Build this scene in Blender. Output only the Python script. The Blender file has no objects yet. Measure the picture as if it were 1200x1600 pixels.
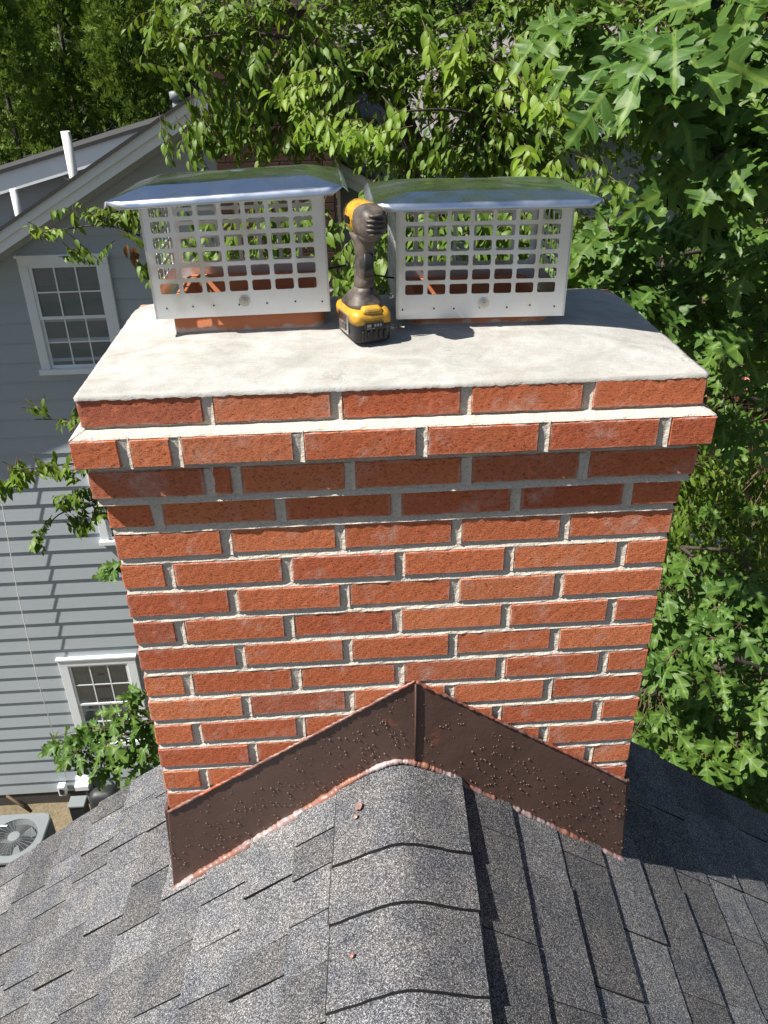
import bpy, math, random
import numpy as np
from mathutils import Vector, Matrix, Euler

scene = bpy.context.scene
col = scene.collection
R = math.radians
random.seed(7)
rng = np.random.default_rng(11)

# ------------------------------------------------------------------ camera, light, exposure
FPX = 1289.5                                    # focal length in pixels of the 1200x1600 photograph
cam_d = bpy.data.cameras.new('camera')
cam = bpy.data.objects.new('camera', cam_d)
col.objects.link(cam)
CAM = Vector((-0.09517, -1.25518, 0.73658))
cam.location = CAM
cam.rotation_euler = (1.0533747, 0.0151492, -0.0647891)
cam_d.sensor_fit = 'VERTICAL'
cam_d.sensor_height = 36.0
cam_d.lens = 36.0 * FPX / 1600.0
cam_d.clip_start = 0.05
cam_d.clip_end = 500
scene.camera = cam

SUN = Vector((-0.75, -0.21, 1.0)).normalized()  # towards the sun
SUN_EL = math.asin(SUN.z)
world = bpy.data.worlds.new('World')
scene.world = world
world.use_nodes = True
wn = world.node_tree
sky = wn.nodes.new('ShaderNodeTexSky')
sky.sky_type = 'NISHITA'
sky.sun_disc = False
sky.dust_density = 1.0
sky.air_density = 1.0
sky.sun_elevation = SUN_EL
sky.sun_rotation = math.atan2(SUN.x, SUN.y)
bg = wn.nodes['Background']
bg.inputs['Strength'].default_value = 0.05
wn.links.new(sky.outputs[0], bg.inputs[0])
sun_d = bpy.data.lights.new('sun', 'SUN')
sun_d.energy = 5.0
sun_d.angle = R(0.5)
sun_d.color = (1.0, 0.95, 0.87)
sun = bpy.data.objects.new('sun', sun_d)
sun.rotation_euler = SUN.to_track_quat('Z', 'Y').to_euler()
sun.location = (-6, -2, 9)
col.objects.link(sun)
scene.view_settings.view_transform = 'Standard'
scene.view_settings.look = 'None'
scene.view_settings.exposure = 0.86
scene.view_settings.gamma = 1.0
scene.view_settings.use_curve_mapping = False

CR = Euler(cam.rotation_euler).to_matrix()
def at(u, v, axis, val):
    """point where the sight line through photo pixel (u, v) meets the plane x/y/z = val"""
    k = CR @ Vector(((u - 600) / FPX, -(v - 800) / FPX, -1.0))
    return CAM + k * ((val - CAM[axis]) / k[axis])
CRn = np.array(CR)
def project(P):
    c = (np.asarray(P) - np.array(CAM)) @ CRn
    d = -c[:, 2]
    dd = np.where(d > 1e-3, d, 1e-3)
    return 600 + FPX * c[:, 0] / dd, 800 - FPX * c[:, 1] / dd, d

# ------------------------------------------------------------------ material helpers
class NT:
    def __init__(self, name):
        self.m = bpy.data.materials.new(name)
        self.m.use_nodes = True
        self.t = self.m.node_tree
        self.b = self.t.nodes['Principled BSDF']
        self.out = self.t.nodes['Material Output']
    def n(self, typ, **kw):
        nd = self.t.nodes.new(typ)
        for k, v in kw.items():
            if k.startswith('_'):
                setattr(nd, k[1:], v)
            else:
                key = int(k[1:]) if (k[0] == 'i' and k[1:].isdigit()) else k.replace('__', ' ')
                self.set(nd.inputs[key], v)
        return nd
    def set(self, s, v):
        if isinstance(v, bpy.types.NodeSocket): self.t.links.new(v, s)
        elif isinstance(v, (tuple, list)) and len(v) == 3 and s.type == 'RGBA': s.default_value = (*v, 1)
        else: s.default_value = v
    def mix(self, f, a, b, blend='MIX'):
        nd = self.t.nodes.new('ShaderNodeMix'); nd.data_type = 'RGBA'; nd.blend_type = blend
        self.set(nd.inputs[0], f); self.set(nd.inputs[6], a); self.set(nd.inputs[7], b)
        return nd.outputs[2]
    def math(self, op, a, b=0.0, c=0.0):
        nd = self.t.nodes.new('ShaderNodeMath'); nd.operation = op
        self.set(nd.inputs[0], a); self.set(nd.inputs[1], b); self.set(nd.inputs[2], c)
        return nd.outputs[0]
    def ramp(self, f, stops, interp='LINEAR'):
        nd = self.t.nodes.new('ShaderNodeValToRGB')
        cr = nd.color_ramp; cr.interpolation = interp
        while len(cr.elements) < len(stops): cr.elements.new(0.5)
        for e, (p, c) in zip(cr.elements, stops):
            e.position = p; e.color = (*c, 1) if len(c) == 3 else c
        self.set(nd.inputs[0], f)
        return nd.outputs[0]
    def noise(self, vec, scale, detail=4, rough=0.55, dist=0.0):
        nd = self.n('ShaderNodeTexNoise', Scale=scale, Detail=detail, Roughness=rough, Distortion=dist)
        if vec is not None: self.t.links.new(vec, nd.inputs['Vector'])
        return nd.outputs[0]
    def coord(self, which='Object'):
        return self.n('ShaderNodeTexCoord').outputs[which]
    def pos(self):
        return self.n('ShaderNodeNewGeometry').outputs['Position']
    def mapping(self, vec, scale=(1, 1, 1), rot=(0, 0, 0), loc=(0, 0, 0)):
        nd = self.n('ShaderNodeMapping'); nd.inputs['Scale'].default_value = scale
        nd.inputs['Rotation'].default_value = rot; nd.inputs['Location'].default_value = loc
        self.t.links.new(vec, nd.inputs['Vector'])
        return nd.outputs[0]
    def bump(self, h, strength=0.5, dist=0.002, normal=None):
        nd = self.n('ShaderNodeBump', Strength=strength, Distance=dist)
        self.t.links.new(h, nd.inputs['Height'])
        if normal is not None: self.t.links.new(normal, nd.inputs['Normal'])
        self.t.links.new(nd.outputs[0], self.b.inputs['Normal'])
        return nd.outputs[0]
    def fin(self, color=None, rough=0.8, metal=0.0, spec=None):
        if color is not None: self.set(self.b.inputs['Base Color'], color)
        self.set(self.b.inputs['Roughness'], rough)
        self.set(self.b.inputs['Metallic'], metal)
        if spec is not None: self.b.inputs['Specular IOR Level'].default_value = spec
        return self.m

def c3(g): return (g, g, g)
def rnd(t):
    return t.n('ShaderNodeObjectInfo').outputs['Random']

def mat_plain(name, c, rough=0.6, metal=0.0, var=0.12, scale=12, bump=0.0, spec=None):
    t = NT(name); p = t.pos()
    n = t.noise(p, scale, 5)
    colr = t.mix(n, tuple(x * (1 - var * 1.6) for x in c), tuple(min(1, x * (1 + var)) for x in c))
    if bump: t.bump(t.noise(p, scale * 8, 4), bump, 0.003)
    return t.fin(colr, rough, metal, spec)

def mat_brick(name, base, dark, smear=0.5):
    t = NT(name); p = t.pos(); g = t.coord('Generated'); r = rnd(t)
    big = t.noise(p, 9, 3)
    fine = t.noise(t.mapping(p, (1, 1, 1.7)), 170, 6, 0.75)
    mid = t.noise(p, 60, 4, 0.6)
    a = t.ramp(r, [(0.0, dark), (0.3, tuple(x * .9 for x in base)), (0.55, base), (0.8, (base[0] * 1.12, base[1] * 1.3, base[2] * 1.3)), (0.93, (dark[0] * .8, dark[1] * 1.05, dark[2] * 1.35)), (1.0, dark)])
    a = t.mix(t.math('MULTIPLY', big, 0.5), a, tuple(x * 0.75 for x in base))
    a = t.mix(t.ramp(fine, [(0.36, c3(0.85)), (0.47, c3(0.0))]), a, tuple(x * 0.30 for x in dark))
    a = t.mix(t.ramp(mid, [(0.56, c3(0.0)), (0.75, c3(0.5))]), a, tuple(min(1, x * 1.3 + 0.03) for x in base))
    # lime smears that cling to the arrises
    sp = t.n('ShaderNodeSeparateXYZ'); t.t.links.new(g, sp.inputs[0])
    ex = t.math('MULTIPLY', t.math('ABSOLUTE', t.math('SUBTRACT', sp.outputs[0], 0.5)), 2.0)
    ez = t.math('MULTIPLY', t.math('ABSOLUTE', t.math('SUBTRACT', sp.outputs[2], 0.5)), 2.0)
    ex = t.ramp(ex, [(0.90, c3(0)), (1.0, c3(1))]); ez = t.ramp(ez, [(0.74, c3(0)), (1.0, c3(1))])
    e = t.math('MAXIMUM', ex, ez)
    patch = t.noise(p, 38, 4, 0.7)
    m1 = t.math('MULTIPLY', e, t.ramp(patch, [(0.42, c3(0.05)), (0.66, c3(1.0))]))
    cloud = t.ramp(t.noise(p, 13, 4, 0.65), [(0.54, c3(0.0)), (0.76, c3(0.75))])
    m2 = t.math('MULTIPLY', cloud, t.ramp(mid, [(0.36, c3(.15)), (0.6, c3(1))]))
    m = t.math('MULTIPLY', t.math('MAXIMUM', m1, m2), smear)
    a = t.mix(m, a, (0.62, 0.53, 0.48) if base[0] > .3 else (0.2, 0.16, 0.14))
    h = t.math('ADD', t.math('MULTIPLY', fine, 1.0), t.math('MULTIPLY', t.noise(p, 900, 2), 0.5))
    t.bump(h, 1.0, 0.0030)
    return t.fin(a, 0.92, 0, 0.15)

def mat_mortar(name, c1=(0.50, 0.47, 0.42), c2=(0.72, 0.63, 0.52)):
    t = NT(name); p = t.pos()
    n = t.noise(p, 16, 5, 0.6); f = t.noise(p, 260, 5, 0.7)
    a = t.mix(n, c1, c2)
    a = t.mix(t.ramp(f, [(0.34, c3(0.6)), (0.5, c3(0))]), a, tuple(x * 0.55 for x in c1))
    t.bump(t.math('ADD', f, t.math('MULTIPLY', t.noise(p, 45, 3), 2.0)), 0.8, 0.003)
    return t.fin(a, 0.95, 0, 0.1)

def mat_crown():
    t = NT('crown_mortar'); p = t.pos()
    brush = t.math('ADD', t.math('MULTIPLY', t.noise(t.mapping(p, (2.6, 5, 5), (0, 0, 0.2)), 3.2, 7, 0.7, 1.2), .5), t.math('MULTIPLY', t.noise(p, 9, 6, 0.7, .5), .5))
    big = t.noise(p, 4.5, 4, 0.6, 0.4)
    fine = t.noise(p, 300, 4, 0.7)
    a = t.ramp(brush, [(0.30, (0.27, 0.26, 0.235)), (0.47, (0.385, 0.375, 0.350)), (0.62, (0.49, 0.487, 0.47))])
    a = t.mix(t.ramp(big, [(0.3, c3(0.55)), (0.55, c3(0))]), a, (0.335, 0.33, 0.31))
    tan = t.ramp(t.noise(t.mapping(p, (1, 4, 1), loc=(3, 1, 0)), 5, 5, 0.7), [(0.55, c3(0)), (0.75, c3(0.6))])
    a = t.mix(tan, a, (0.31, 0.26, 0.19))
    crk = t.n('ShaderNodeTexVoronoi', Scale=5.0); crk.feature = 'DISTANCE_TO_EDGE'; wv_ = t.n('ShaderNodeVectorMath'); wv_.operation = 'ADD'; t.t.links.new(p, wv_.inputs[0]); nz_ = t.n('ShaderNodeTexNoise', Scale=14.0); t.t.links.new(p, nz_.inputs['Vector']); sc_ = t.n('ShaderNodeVectorMath'); sc_.operation = 'SCALE'; sc_.inputs['Scale'].default_value = .12; t.t.links.new(nz_.outputs['Color'], sc_.inputs[0]); t.t.links.new(sc_.outputs[0], wv_.inputs[1]); t.t.links.new(wv_.outputs[0], crk.inputs['Vector'])
    a = t.mix(t.math('MULTIPLY', t.ramp(crk.outputs['Distance'], [(0.0, c3(.55)), (0.006, c3(0))]), t.ramp(t.noise(p, 3.5, 2), [(.5, c3(0)), (.6, c3(1))])), a, (0.16, 0.15, 0.13))
    a = t.mix(t.ramp(fine, [(0.3, c3(0.35)), (0.45, c3(0))]), a, (0.30, 0.28, 0.25))
    st = t.noise(t.mapping(p, (6, 60, 20), (0, 0, 0.12)), 3.0, 4, 0.7, 0.6)
    t.bump(t.math('ADD', t.math('MULTIPLY', fine, 0.6), t.math('ADD', t.math('MULTIPLY', st, 1.4), t.math('MULTIPLY', t.noise(p, 30, 4), 1.5))), 0.55, 0.003)
    return t.fin(a, 0.9, 0, 0.15)

def mat_shingle(name):
    t = NT(name); p = t.pos(); r = rnd(t)
    vo = t.n('ShaderNodeTexVoronoi', Scale=640.0); t.t.links.new(p, vo.inputs['Vector'])
    sx = t.n('ShaderNodeSeparateColor'); t.t.links.new(vo.outputs['Color'], sx.inputs[0])
    g = sx.outputs[0]
    gran = t.ramp(g, [(0.0, (0.030, 0.030, 0.031)), (0.36, (0.078, 0.078, 0.081)), (0.60, (0.140, 0.140, 0.144)), (0.82, (0.235, 0.235, 0.237)), (1.0, (0.44, 0.435, 0.43))])
    tone = t.ramp(r, [(0.0, (.74, .73, .73)), (0.3, (.88, .87, .87)), (0.6, (1.0, 1.0, 1.02)), (0.85, (1.14, 1.15, 1.18)), (1.0, (1.28, 1.28, 1.28))])
    a = t.mix(1.0, gran, tone, 'MULTIPLY')
    big = t.noise(p, 11, 4, 0.6)
    a = t.mix(1.0, a, t.ramp(big, [(0.3, (0.72, 0.76, 0.84)), (0.7, (1.18, 1.15, 1.10))]), 'MULTIPLY')
    rust = t.ramp(t.noise(p, 6.5, 5, 0.7), [(0.66, c3(0)), (0.78, c3(0.35))])
    a = t.mix(rust, a, (0.20, 0.13, 0.09))
    t.bump(t.math('ADD', g, t.noise(p, 300, 2)), 0.8, 0.0018)
    return t.fin(a, 0.9, 0, 0.12)

def mat_metal(name, c=(0.62, 0.64, 0.66), rough=0.32, wav=0.25, dirt=0.25, stretch=(1, 1, 30)):
    t = NT(name); p = t.pos()
    br = t.noise(t.mapping(p, stretch), 22, 4, 0.6)
    sm = t.noise(p, 11, 3, 0.55, 0.6)
    a = t.mix(t.ramp(sm, [(0.42, c3(0)), (0.72, c3(dirt))]), c, (0.36, 0.33, 0.31))
    a = t.mix(t.math('MULTIPLY', br, 0.25), a, tuple(x * 0.75 for x in c))
    rr = t.ramp(sm, [(0.3, c3(rough * 0.75)), (0.7, c3(min(1, rough * 1.5)))])
    t.bump(t.math('ADD', t.math('MULTIPLY', br, 0.008), t.noise(p, 5.5, 2)), wav, 0.012)
    return t.fin(a, rr, 1.0)

def mat_siding(name, c):
    t = NT(name); p = t.pos(); r = rnd(t)
    st = t.noise(t.mapping(p, (1.2, 1, 16)), 4, 5, 0.65)
    blot = t.noise(p, 1.7, 4, 0.6)
    a = t.mix(st, tuple(x * 0.88 for x in c), tuple(x * 1.08 for x in c))
    a = t.mix(t.math('MULTIPLY', r, 0.25), a, tuple(x * 0.86 for x in c))
    a = t.mix(t.ramp(blot, [(0.5, c3(0)), (0.8, c3(0.35))]), a, tuple(x * 0.8 for x in c))
    t.bump(st, 0.25, 0.004)
    return t.fin(a, 0.62, 0, 0.3)

def mat_leaf(name, c1, c2, trans, vein=(0.22, 0.32, 0.06), rough=0.46, nv=6.0, veinamt=0.5, gloss=0.28):
    t = NT(name)
    uv = t.coord('UV'); sp = t.n('ShaderNodeSeparateXYZ'); t.t.links.new(uv, sp.inputs[0])
    tt, w = sp.outputs[0], sp.outputs[1]
    at_ = t.n('ShaderNodeAttribute'); at_.attribute_name = 'tint'
    r = t.math('FRACT', t.math('ADD', at_.outputs['Fac'], rnd(t)))
    p = t.pos()
    a = t.mix(r, c1, c2)
    a = t.mix(t.ramp(t.noise(p, 2.2, 3), [(0.38, c3(0)), (0.66, c3(.65))]), a, (c2[0] * 1.18, c2[1] * 1.02, c2[2] * .7))
    a = t.mix(t.math('MULTIPLY', t.noise(p, 18, 3), 0.5), a, tuple(x * 0.62 for x in c1))
    aw = t.math('ABSOLUTE', w)
    mid = t.ramp(aw, [(0.0, c3(1)), (0.020, c3(1)), (0.040, c3(0))])
    fr = t.math('FRACT', t.math('MULTIPLY', t.math('SUBTRACT', tt, t.math('MULTIPLY', aw, 0.75)), nv))
    side = t.ramp(fr, [(0.0, c3(0.7)), (0.07, c3(0.0)), (0.93, c3(0.0)), (1.0, c3(0.7))])
    a = t.mix(t.math('MULTIPLY', t.math('MAXIMUM', mid, side), veinamt), a, vein)
    t.bump(t.math('ADD', fr, t.noise(p, 120, 2)), 0.25, 0.002)
    t.fin(a, rough, 0, gloss)
    tr = t.n('ShaderNodeBsdfTranslucent'); t.set(tr.inputs[0], t.mix(0.5, a, trans))
    ms = t.n('ShaderNodeMixShader'); ms.inputs[0].default_value = 0.30
    t.t.links.new(t.b.outputs[0], ms.inputs[1]); t.t.links.new(tr.outputs[0], ms.inputs[2])
    t.t.links.new(ms.outputs[0], t.out.inputs[0])
    return t.m

def mat_bark(name, c=(0.06, 0.05, 0.042)):
    t = NT(name); p = t.pos()
    n = t.noise(t.mapping(p, (6, 6, 1)), 14, 5, 0.7)
    a = t.mix(n, tuple(x * 0.5 for x in c), tuple(x * 1.7 for x in c))
    t.bump(n, 0.8, 0.01)
    return t.fin(a, 0.9, 0, 0.2)

M = {}
M['brick'] = mat_brick('red_brick', (0.70, 0.205, 0.092), (0.53, 0.130, 0.064), 0.8)
M['brick_side'] = M['brick']
M['mortar'] = mat_mortar('mortar')
M['crown'] = mat_crown()
M['shingle'] = mat_shingle('granule_shingle')
M['asphalt'] = mat_plain('asphalt_edge', (0.012, 0.012, 0.013), 0.85)
M['metal'] = mat_metal('galvanised_panel', (0.88, 0.905, 0.95), 0.38, 0.16, 0.18)
M['hood'] = mat_metal('polished_hood', (0.80, 0.84, 0.88), 0.19, 0.6, 0.12, (1, 14, 1))
M['lip'] = mat_metal('folded_lip', (0.70, 0.76, 0.86), 0.30, 0.3, 0.05)
M['bolt'] = mat_metal('zinc_bolt', (0.75, 0.75, 0.74), 0.22, 0.1, 0.05)
M['dark_metal'] = mat_plain('dark_screw', (0.03, 0.03, 0.032), 0.4, 0.6)
def mat_terra():
    t = NT('terracotta_flue'); p = t.pos()
    a = t.mix(t.noise(p, 7, 4), (0.42, 0.13, 0.055), (0.58, 0.22, 0.11))
    sp = t.n('ShaderNodeSeparateXYZ'); t.t.links.new(p, sp.inputs[0])
    low = t.ramp(t.math('ADD', t.math('MULTIPLY', t.math('SUBTRACT', sp.outputs[2], 0.285), 30.0), t.math('MULTIPLY', t.noise(p, 40, 4), 1.0)), [(0.55, c3(0.8)), (0.75, c3(0))])
    a = t.mix(low, a, (0.5, 0.42, 0.36))
    t.bump(t.noise(p, 200, 3), 0.3, 0.001)
    return t.fin(a, 0.75, 0, 0.3)
M['terra'] = mat_terra()
def mat_flash():
    t = NT('brown_flashing'); p = t.pos()
    n = t.noise(p, 6, 5, 0.6); f = t.noise(p, 90, 4, 0.6)
    a = t.mix(n, (0.078, 0.040, 0.031), (0.130, 0.078, 0.060))
    rust = t.math('MULTIPLY', t.ramp(t.noise(p, 9, 5, 0.7), [(0.63, c3(0)), (0.70, c3(0.8))]), t.ramp(f, [(0.45, c3(0)), (0.55, c3(1))]))
    a = t.mix(rust, a, (0.30, 0.09, 0.045))
    scr = t.ramp(t.noise(t.mapping(p, (40, 1, 5), (0, 0.9, 0)), 3, 3, 0.6), [(0.70, c3(0)), (0.74, c3(0.25))])
    a = t.mix(scr, a, (0.2, 0.14, 0.12))
    t.bump(t.math('ADD', t.math('MULTIPLY', f, 0.10), t.noise(p, 5, 3)), 0.55, 0.010)
    return t.fin(a, t.ramp(f, [(0.3, c3(0.30)), (0.7, c3(0.5))]), 0.0, 0.5)
M['flash'] = mat_flash()
def mat_seal(name, cols):
    t = NT(name); p = t.pos()
    n = t.noise(p, 7, 6, 0.72)
    a = t.ramp(n, [(0.36, cols[0]), (0.49, cols[1]), (0.60, cols[2])])
    t.bump(t.noise(p, 120, 3), 0.4, 0.002)
    return t.fin(a, 0.38, 0, 0.5)
M['drop'] = mat_plain('flashing_pimple', (0.15, 0.09, 0.07), 0.3, 0, 0.2, 30)
M['seal'] = mat_seal('base_sealant', [(0.33, 0.14, 0.085), (0.21, 0.115, 0.10), (0.42, 0.34, 0.34)])
M['seal_top'] = mat_seal('top_sealant', [(0.36, 0.095, 0.05), (0.15, 0.075, 0.062), (0.28, 0.15, 0.12)])
M['siding'] = mat_siding('grey_siding', (0.40, 0.445, 0.475))
M['siding_rear'] = mat_siding('light_siding', (0.45, 0.47, 0.49))
M['white'] = mat_plain('white_trim', (0.80, 0.84, 0.86), 0.5, 0, 0.06, 5)
M['pvc'] = mat_plain('white_pipe', (0.78, 0.78, 0.76), 0.4, 0, 0.1, 9)
M['dkbrick'] = mat_brick('brown_brick', (0.085, 0.045, 0.036), (0.055, 0.03, 0.027), 0.2)
M['dkmortar'] = mat_mortar('brown_mortar', (0.10, 0.085, 0.075), (0.17, 0.15, 0.13))
def mat_glass():
    t = NT('window_glass')
    t.b.inputs['Transmission Weight'].default_value = 0.0
    gl = t.n('ShaderNodeBsdfGlossy', Roughness=0.03); gl.inputs[0].default_value = (0.85, 0.9, 1, 1)
    tr = t.n('ShaderNodeBsdfTransparent'); tr.inputs[0].default_value = (0.8, 0.85, 0.85, 1)
    fr = t.n('ShaderNodeFresnel', IOR=1.5)
    f = t.math('ADD', t.math('MULTIPLY', fr.outputs[0], 1.6), 0.05)
    ms = t.n('ShaderNodeMixShader'); t.t.links.new(f, ms.inputs[0])
    t.t.links.new(tr.outputs[0], ms.inputs[1]); t.t.links.new(gl.outputs[0], ms.inputs[2])
    t.t.links.new(ms.outputs[0], t.out.inputs[0])
    return t.m
M['glass'] = mat_glass()
M['blind'] = mat_plain('blind', (0.42, 0.46, 0.49), 0.7, 0, 0.08, 20)
M['curtain'] = mat_plain('curtain', (0.50, 0.50, 0.46), 0.8, 0, 0.15, 14)
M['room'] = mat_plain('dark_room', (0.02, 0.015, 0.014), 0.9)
M['roofdark'] = mat_plain('near_roof_edge', (0.045, 0.045, 0.048), 0.9, 0, 0.2, 14)
M['roofgrey'] = mat_plain('far_roof', (0.22, 0.20, 0.20), 0.9, 0, 0.2, 14)
def mat_ground():
    t = NT('yard_ground'); p = t.pos()
    n = t.noise(p, 0.5, 6, 0.6); f = t.noise(p, 12, 6, 0.7)
    a = t.mix(t.ramp(n, [(0.40, c3(0)), (0.55, c3(1))]), (0.045, 0.065, 0.022), (0.14, 0.10, 0.06))
    a = t.mix(t.math('MULTIPLY', f, 0.8), a, (0.05, 0.045, 0.03))
    t.bump(f, 0.6, 0.04)
    return t.fin(a, 0.95, 0, 0.1)
M['ground'] = mat_ground()
def mat_dirt():
    t = NT('bare_dirt'); p = t.pos()
    n = t.noise(p, 1.6, 6, 0.65); f = t.noise(p, 26, 6, 0.75)
    a = t.mix(n, (0.16, 0.13, 0.085), (0.29, 0.245, 0.165))
    a = t.mix(t.ramp(f, [(0.35, c3(0.8)), (0.6, c3(0))]), a, (0.12, 0.09, 0.055))
    t.bump(f, 0.7, 0.03)
    return t.fin(a, 0.95, 0, 0.1)
M['dirt'] = mat_dirt()
M['clay'] = mat_plain('clay_paving', (0.55, 0.23, 0.13), 0.9, 0, 0.25, 5, 0.4)
M['tarp'] = mat_plain('dark_tarp', (0.03, 0.035, 0.06), 0.35, 0, 0.3, 8, 0.6)
M['oak'] = mat_leaf('oak_leaf', (0.055, 0.132, 0.028), (0.100, 0.195, 0.036), (0.17, 0.29, 0.03))
M['cherry'] = mat_leaf('cherry_leaf', (0.070, 0.155, 0.020), (0.140, 0.235, 0.028), (0.26, 0.38, 0.02), rough=0.46, nv=7, veinamt=0.25, gloss=0.28)
M['cherry_young'] = mat_leaf('young_leaf', (0.13, 0.25, 0.022), (0.20, 0.31, 0.028), (0.32, 0.44, 0.02), rough=0.46, nv=7, veinamt=0.25, gloss=0.28)
M['cedar'] = mat_leaf('cedar_spray', (0.085, 0.165, 0.030), (0.19, 0.28, 0.05), (0.18, 0.27, 0.03), veinamt=0.0, rough=0.6, gloss=0.2)
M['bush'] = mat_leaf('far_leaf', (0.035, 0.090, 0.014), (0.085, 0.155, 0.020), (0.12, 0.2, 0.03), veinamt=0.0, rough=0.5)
M['maroon'] = mat_leaf('maroon_leaf', (0.09, 0.025, 0.03), (0.14, 0.05, 0.05), (0.16, 0.05, 0.05), veinamt=0.0, rough=0.5)
M['bark'] = mat_bark('bark')
M['twig'] = mat_bark('twig_bark', (0.12, 0.085, 0.055))
M['deadleaf'] = mat_leaf('dead_leaf', (0.16, 0.07, 0.035), (0.25, 0.13, 0.06), (0.2, 0.1, 0.05), veinamt=0.1)
def mat_drill_yellow():
    t = NT('tool_yellow'); p = t.pos()
    a = t.mix(t.ramp(t.noise(p, 60, 5, 0.7), [(0.44, c3(0.06)), (0.66, c3(0.8))]), (0.62, 0.33, 0.015), (0.17, 0.11, 0.055))
    t.bump(t.noise(p, 300, 3), 0.15, 0.0006)
    return t.fin(a, 0.42, 0, 0.5)
M['yellow'] = mat_drill_yellow()
def mat_rubber():
    t = NT('tool_black'); p = t.pos()
    a = t.mix(t.ramp(t.noise(p, 45, 5, 0.7), [(0.36, c3(0.05)), (0.62, c3(0.7))]), (0.026, 0.025, 0.026), (0.19, 0.15, 0.12))
    t.bump(t.noise(p, 500, 3), 0.3, 0.0006)
    return t.fin(a, 0.5, 0, 0.45)
M['rubber'] = mat_rubber()
M['battery'] = mat_plain('battery_black', (0.016, 0.016, 0.018), 0.45, 0, 0.3, 60)
M['mark'] = mat_plain('pale_mark', (0.30, 0.30, 0.30), 0.5)
M['ac'] = mat_plain('ac_grey', (0.20, 0.225, 0.235), 0.5, 0, 0.1, 8)
M['acdark'] = mat_plain('ac_dark', (0.025, 0.028, 0.03), 0.5)

# ------------------------------------------------------------------ object helpers
def wloc(o):
    v = Vector((0, 0, 0))
    while o is not None:
        v = v + o.location; o = o.parent
    return v

def mk(name, verts, faces, mat, parent=None, smooth=False, local=False, mats=None, fm=None):
    V = np.asarray(verts, dtype=float).reshape(-1, 3)
    if parent is not None and not local:
        V = V - np.array(wloc(parent))
    me = bpy.data.meshes.new(name)
    me.from_pydata(V.tolist(), [], [tuple(int(i) for i in f) for f in faces])
    for m in (mats or [mat]): me.materials.append(m)
    if fm is not None: me.polygons.foreach_set('material_index', fm)
    if smooth: me.polygons.foreach_set('use_smooth', [True] * len(me.polygons))
    me.update()
    o = bpy.data.objects.new(name, me)
    col.objects.link(o)
    if parent is not None: o.parent = parent
    return o

def inst(name, me, parent, loc, rot=(0, 0, 0), scale=(1, 1, 1)):
    o = bpy.data.objects.new(name, me)
    col.objects.link(o)
    if parent is not None:
        o.parent = parent
        loc = Vector(loc) - wloc(parent)
    o.location = loc; o.rotation_euler = rot; o.scale = scale
    return o

def thing(name, label=None, cat=None, loc=(0, 0, 0), group=None, kind=None):
    o = bpy.data.objects.new(name, None); col.objects.link(o)
    o.empty_display_size = 0.05
    o.location = loc
    return tag(o, label, cat, group, kind)

def tag(o, label=None, cat=None, group=None, kind=None):
    if label: o['label'] = label
    if cat: o['category'] = cat
    if group: o['group'] = group
    if kind: o['kind'] = kind
    return o

def box(x0, x1, y0, y1, z0, z1, b=0.0):
    V = [(x, y, z) for x in (x0, x1) for y in (y0, y1) for z in (z0, z1)]
    F = [(0, 1, 3, 2), (4, 6, 7, 5), (0, 4, 5, 1), (2, 3, 7, 6), (0, 2, 6, 4), (1, 5, 7, 3)]
    return V, F

class Geo:
    def __init__(self): self.V = []; self.F = []; self.m = []
    def add(self, V, F, mi=0):
        n = len(self.V); self.V += [tuple(v) for v in V]
        self.F += [tuple(i + n for i in f) for f in F]; self.m += [mi] * len(F)
        return self
    def box(self, *a, mi=0): return self.add(*box(*a), mi=mi)
    def mk(self, name, mat, parent=None, smooth=False, **k):
        if isinstance(mat, list): return mk(name, self.V, self.F, None, parent, smooth, mats=mat, fm=self.m, **k)
        return mk(name, self.V, self.F, mat, parent, smooth, **k)

def bevel(o, w=0.002, seg=2):
    md = o.modifiers.new('bevel', 'BEVEL'); md.width = w; md.segments = seg; md.limit_method = 'ANGLE'
    return o

def tube(pts, rads, seg=8, cap=True):
    pts = [Vector(p) for p in pts]
    if not hasattr(rads, '__len__'): rads = [rads] * len(pts)
    V = []; F = []
    up = Vector((0.13, 0.31, 0.94))
    for i, p in enumerate(pts):
        d = (pts[min(i + 1, len(pts) - 1)] - pts[max(i - 1, 0)])
        d = d.normalized() if d.length > 1e-9 else Vector((0, 0, 1))
        a = d.cross(up)
        if a.length < 0.05: a = d.cross(Vector((1, 0, 0)))
        a.normalize(); b = d.cross(a)
        for k in range(seg):
            t = 2 * math.pi * k / seg
            V.append(p + (a * math.cos(t) + b * math.sin(t)) * rads[i])
    for i in range(len(pts) - 1):
        for k in range(seg):
            k2 = (k + 1) % seg
            F.append((i * seg + k, i * seg + k2, (i + 1) * seg + k2, (i + 1) * seg + k))
    if cap:
        F.append(tuple(reversed(range(seg)))); n = (len(pts) - 1) * seg
        F.append(tuple(n + k for k in range(seg)))
    return V, F

def loft(secs, seg=24, cap=True):
    """secs: list of (centre, axis_a (Vector incl. radius), axis_b, exponent)"""
    V = []; F = []
    for (c, a, b, e) in secs:
        c = Vector(c); a = Vector(a); b = Vector(b)
        for k in range(seg):
            t = 2 * math.pi * k / seg
            ca, sa = math.cos(t), math.sin(t)
            V.append(c + a * (abs(ca) ** (2 / e) * math.copysign(1, ca)) + b * (abs(sa) ** (2 / e) * math.copysign(1, sa)))
    n = len(secs)
    for i in range(n - 1):
        for k in range(seg):
            k2 = (k + 1) % seg
            F.append((i * seg + k, i * seg + k2, (i + 1) * seg + k2, (i + 1) * seg + k))
    if cap:
        F.append(tuple(reversed(range(seg)))); F.append(tuple((n - 1) * seg + k for k in range(seg)))
    return V, F

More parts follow.
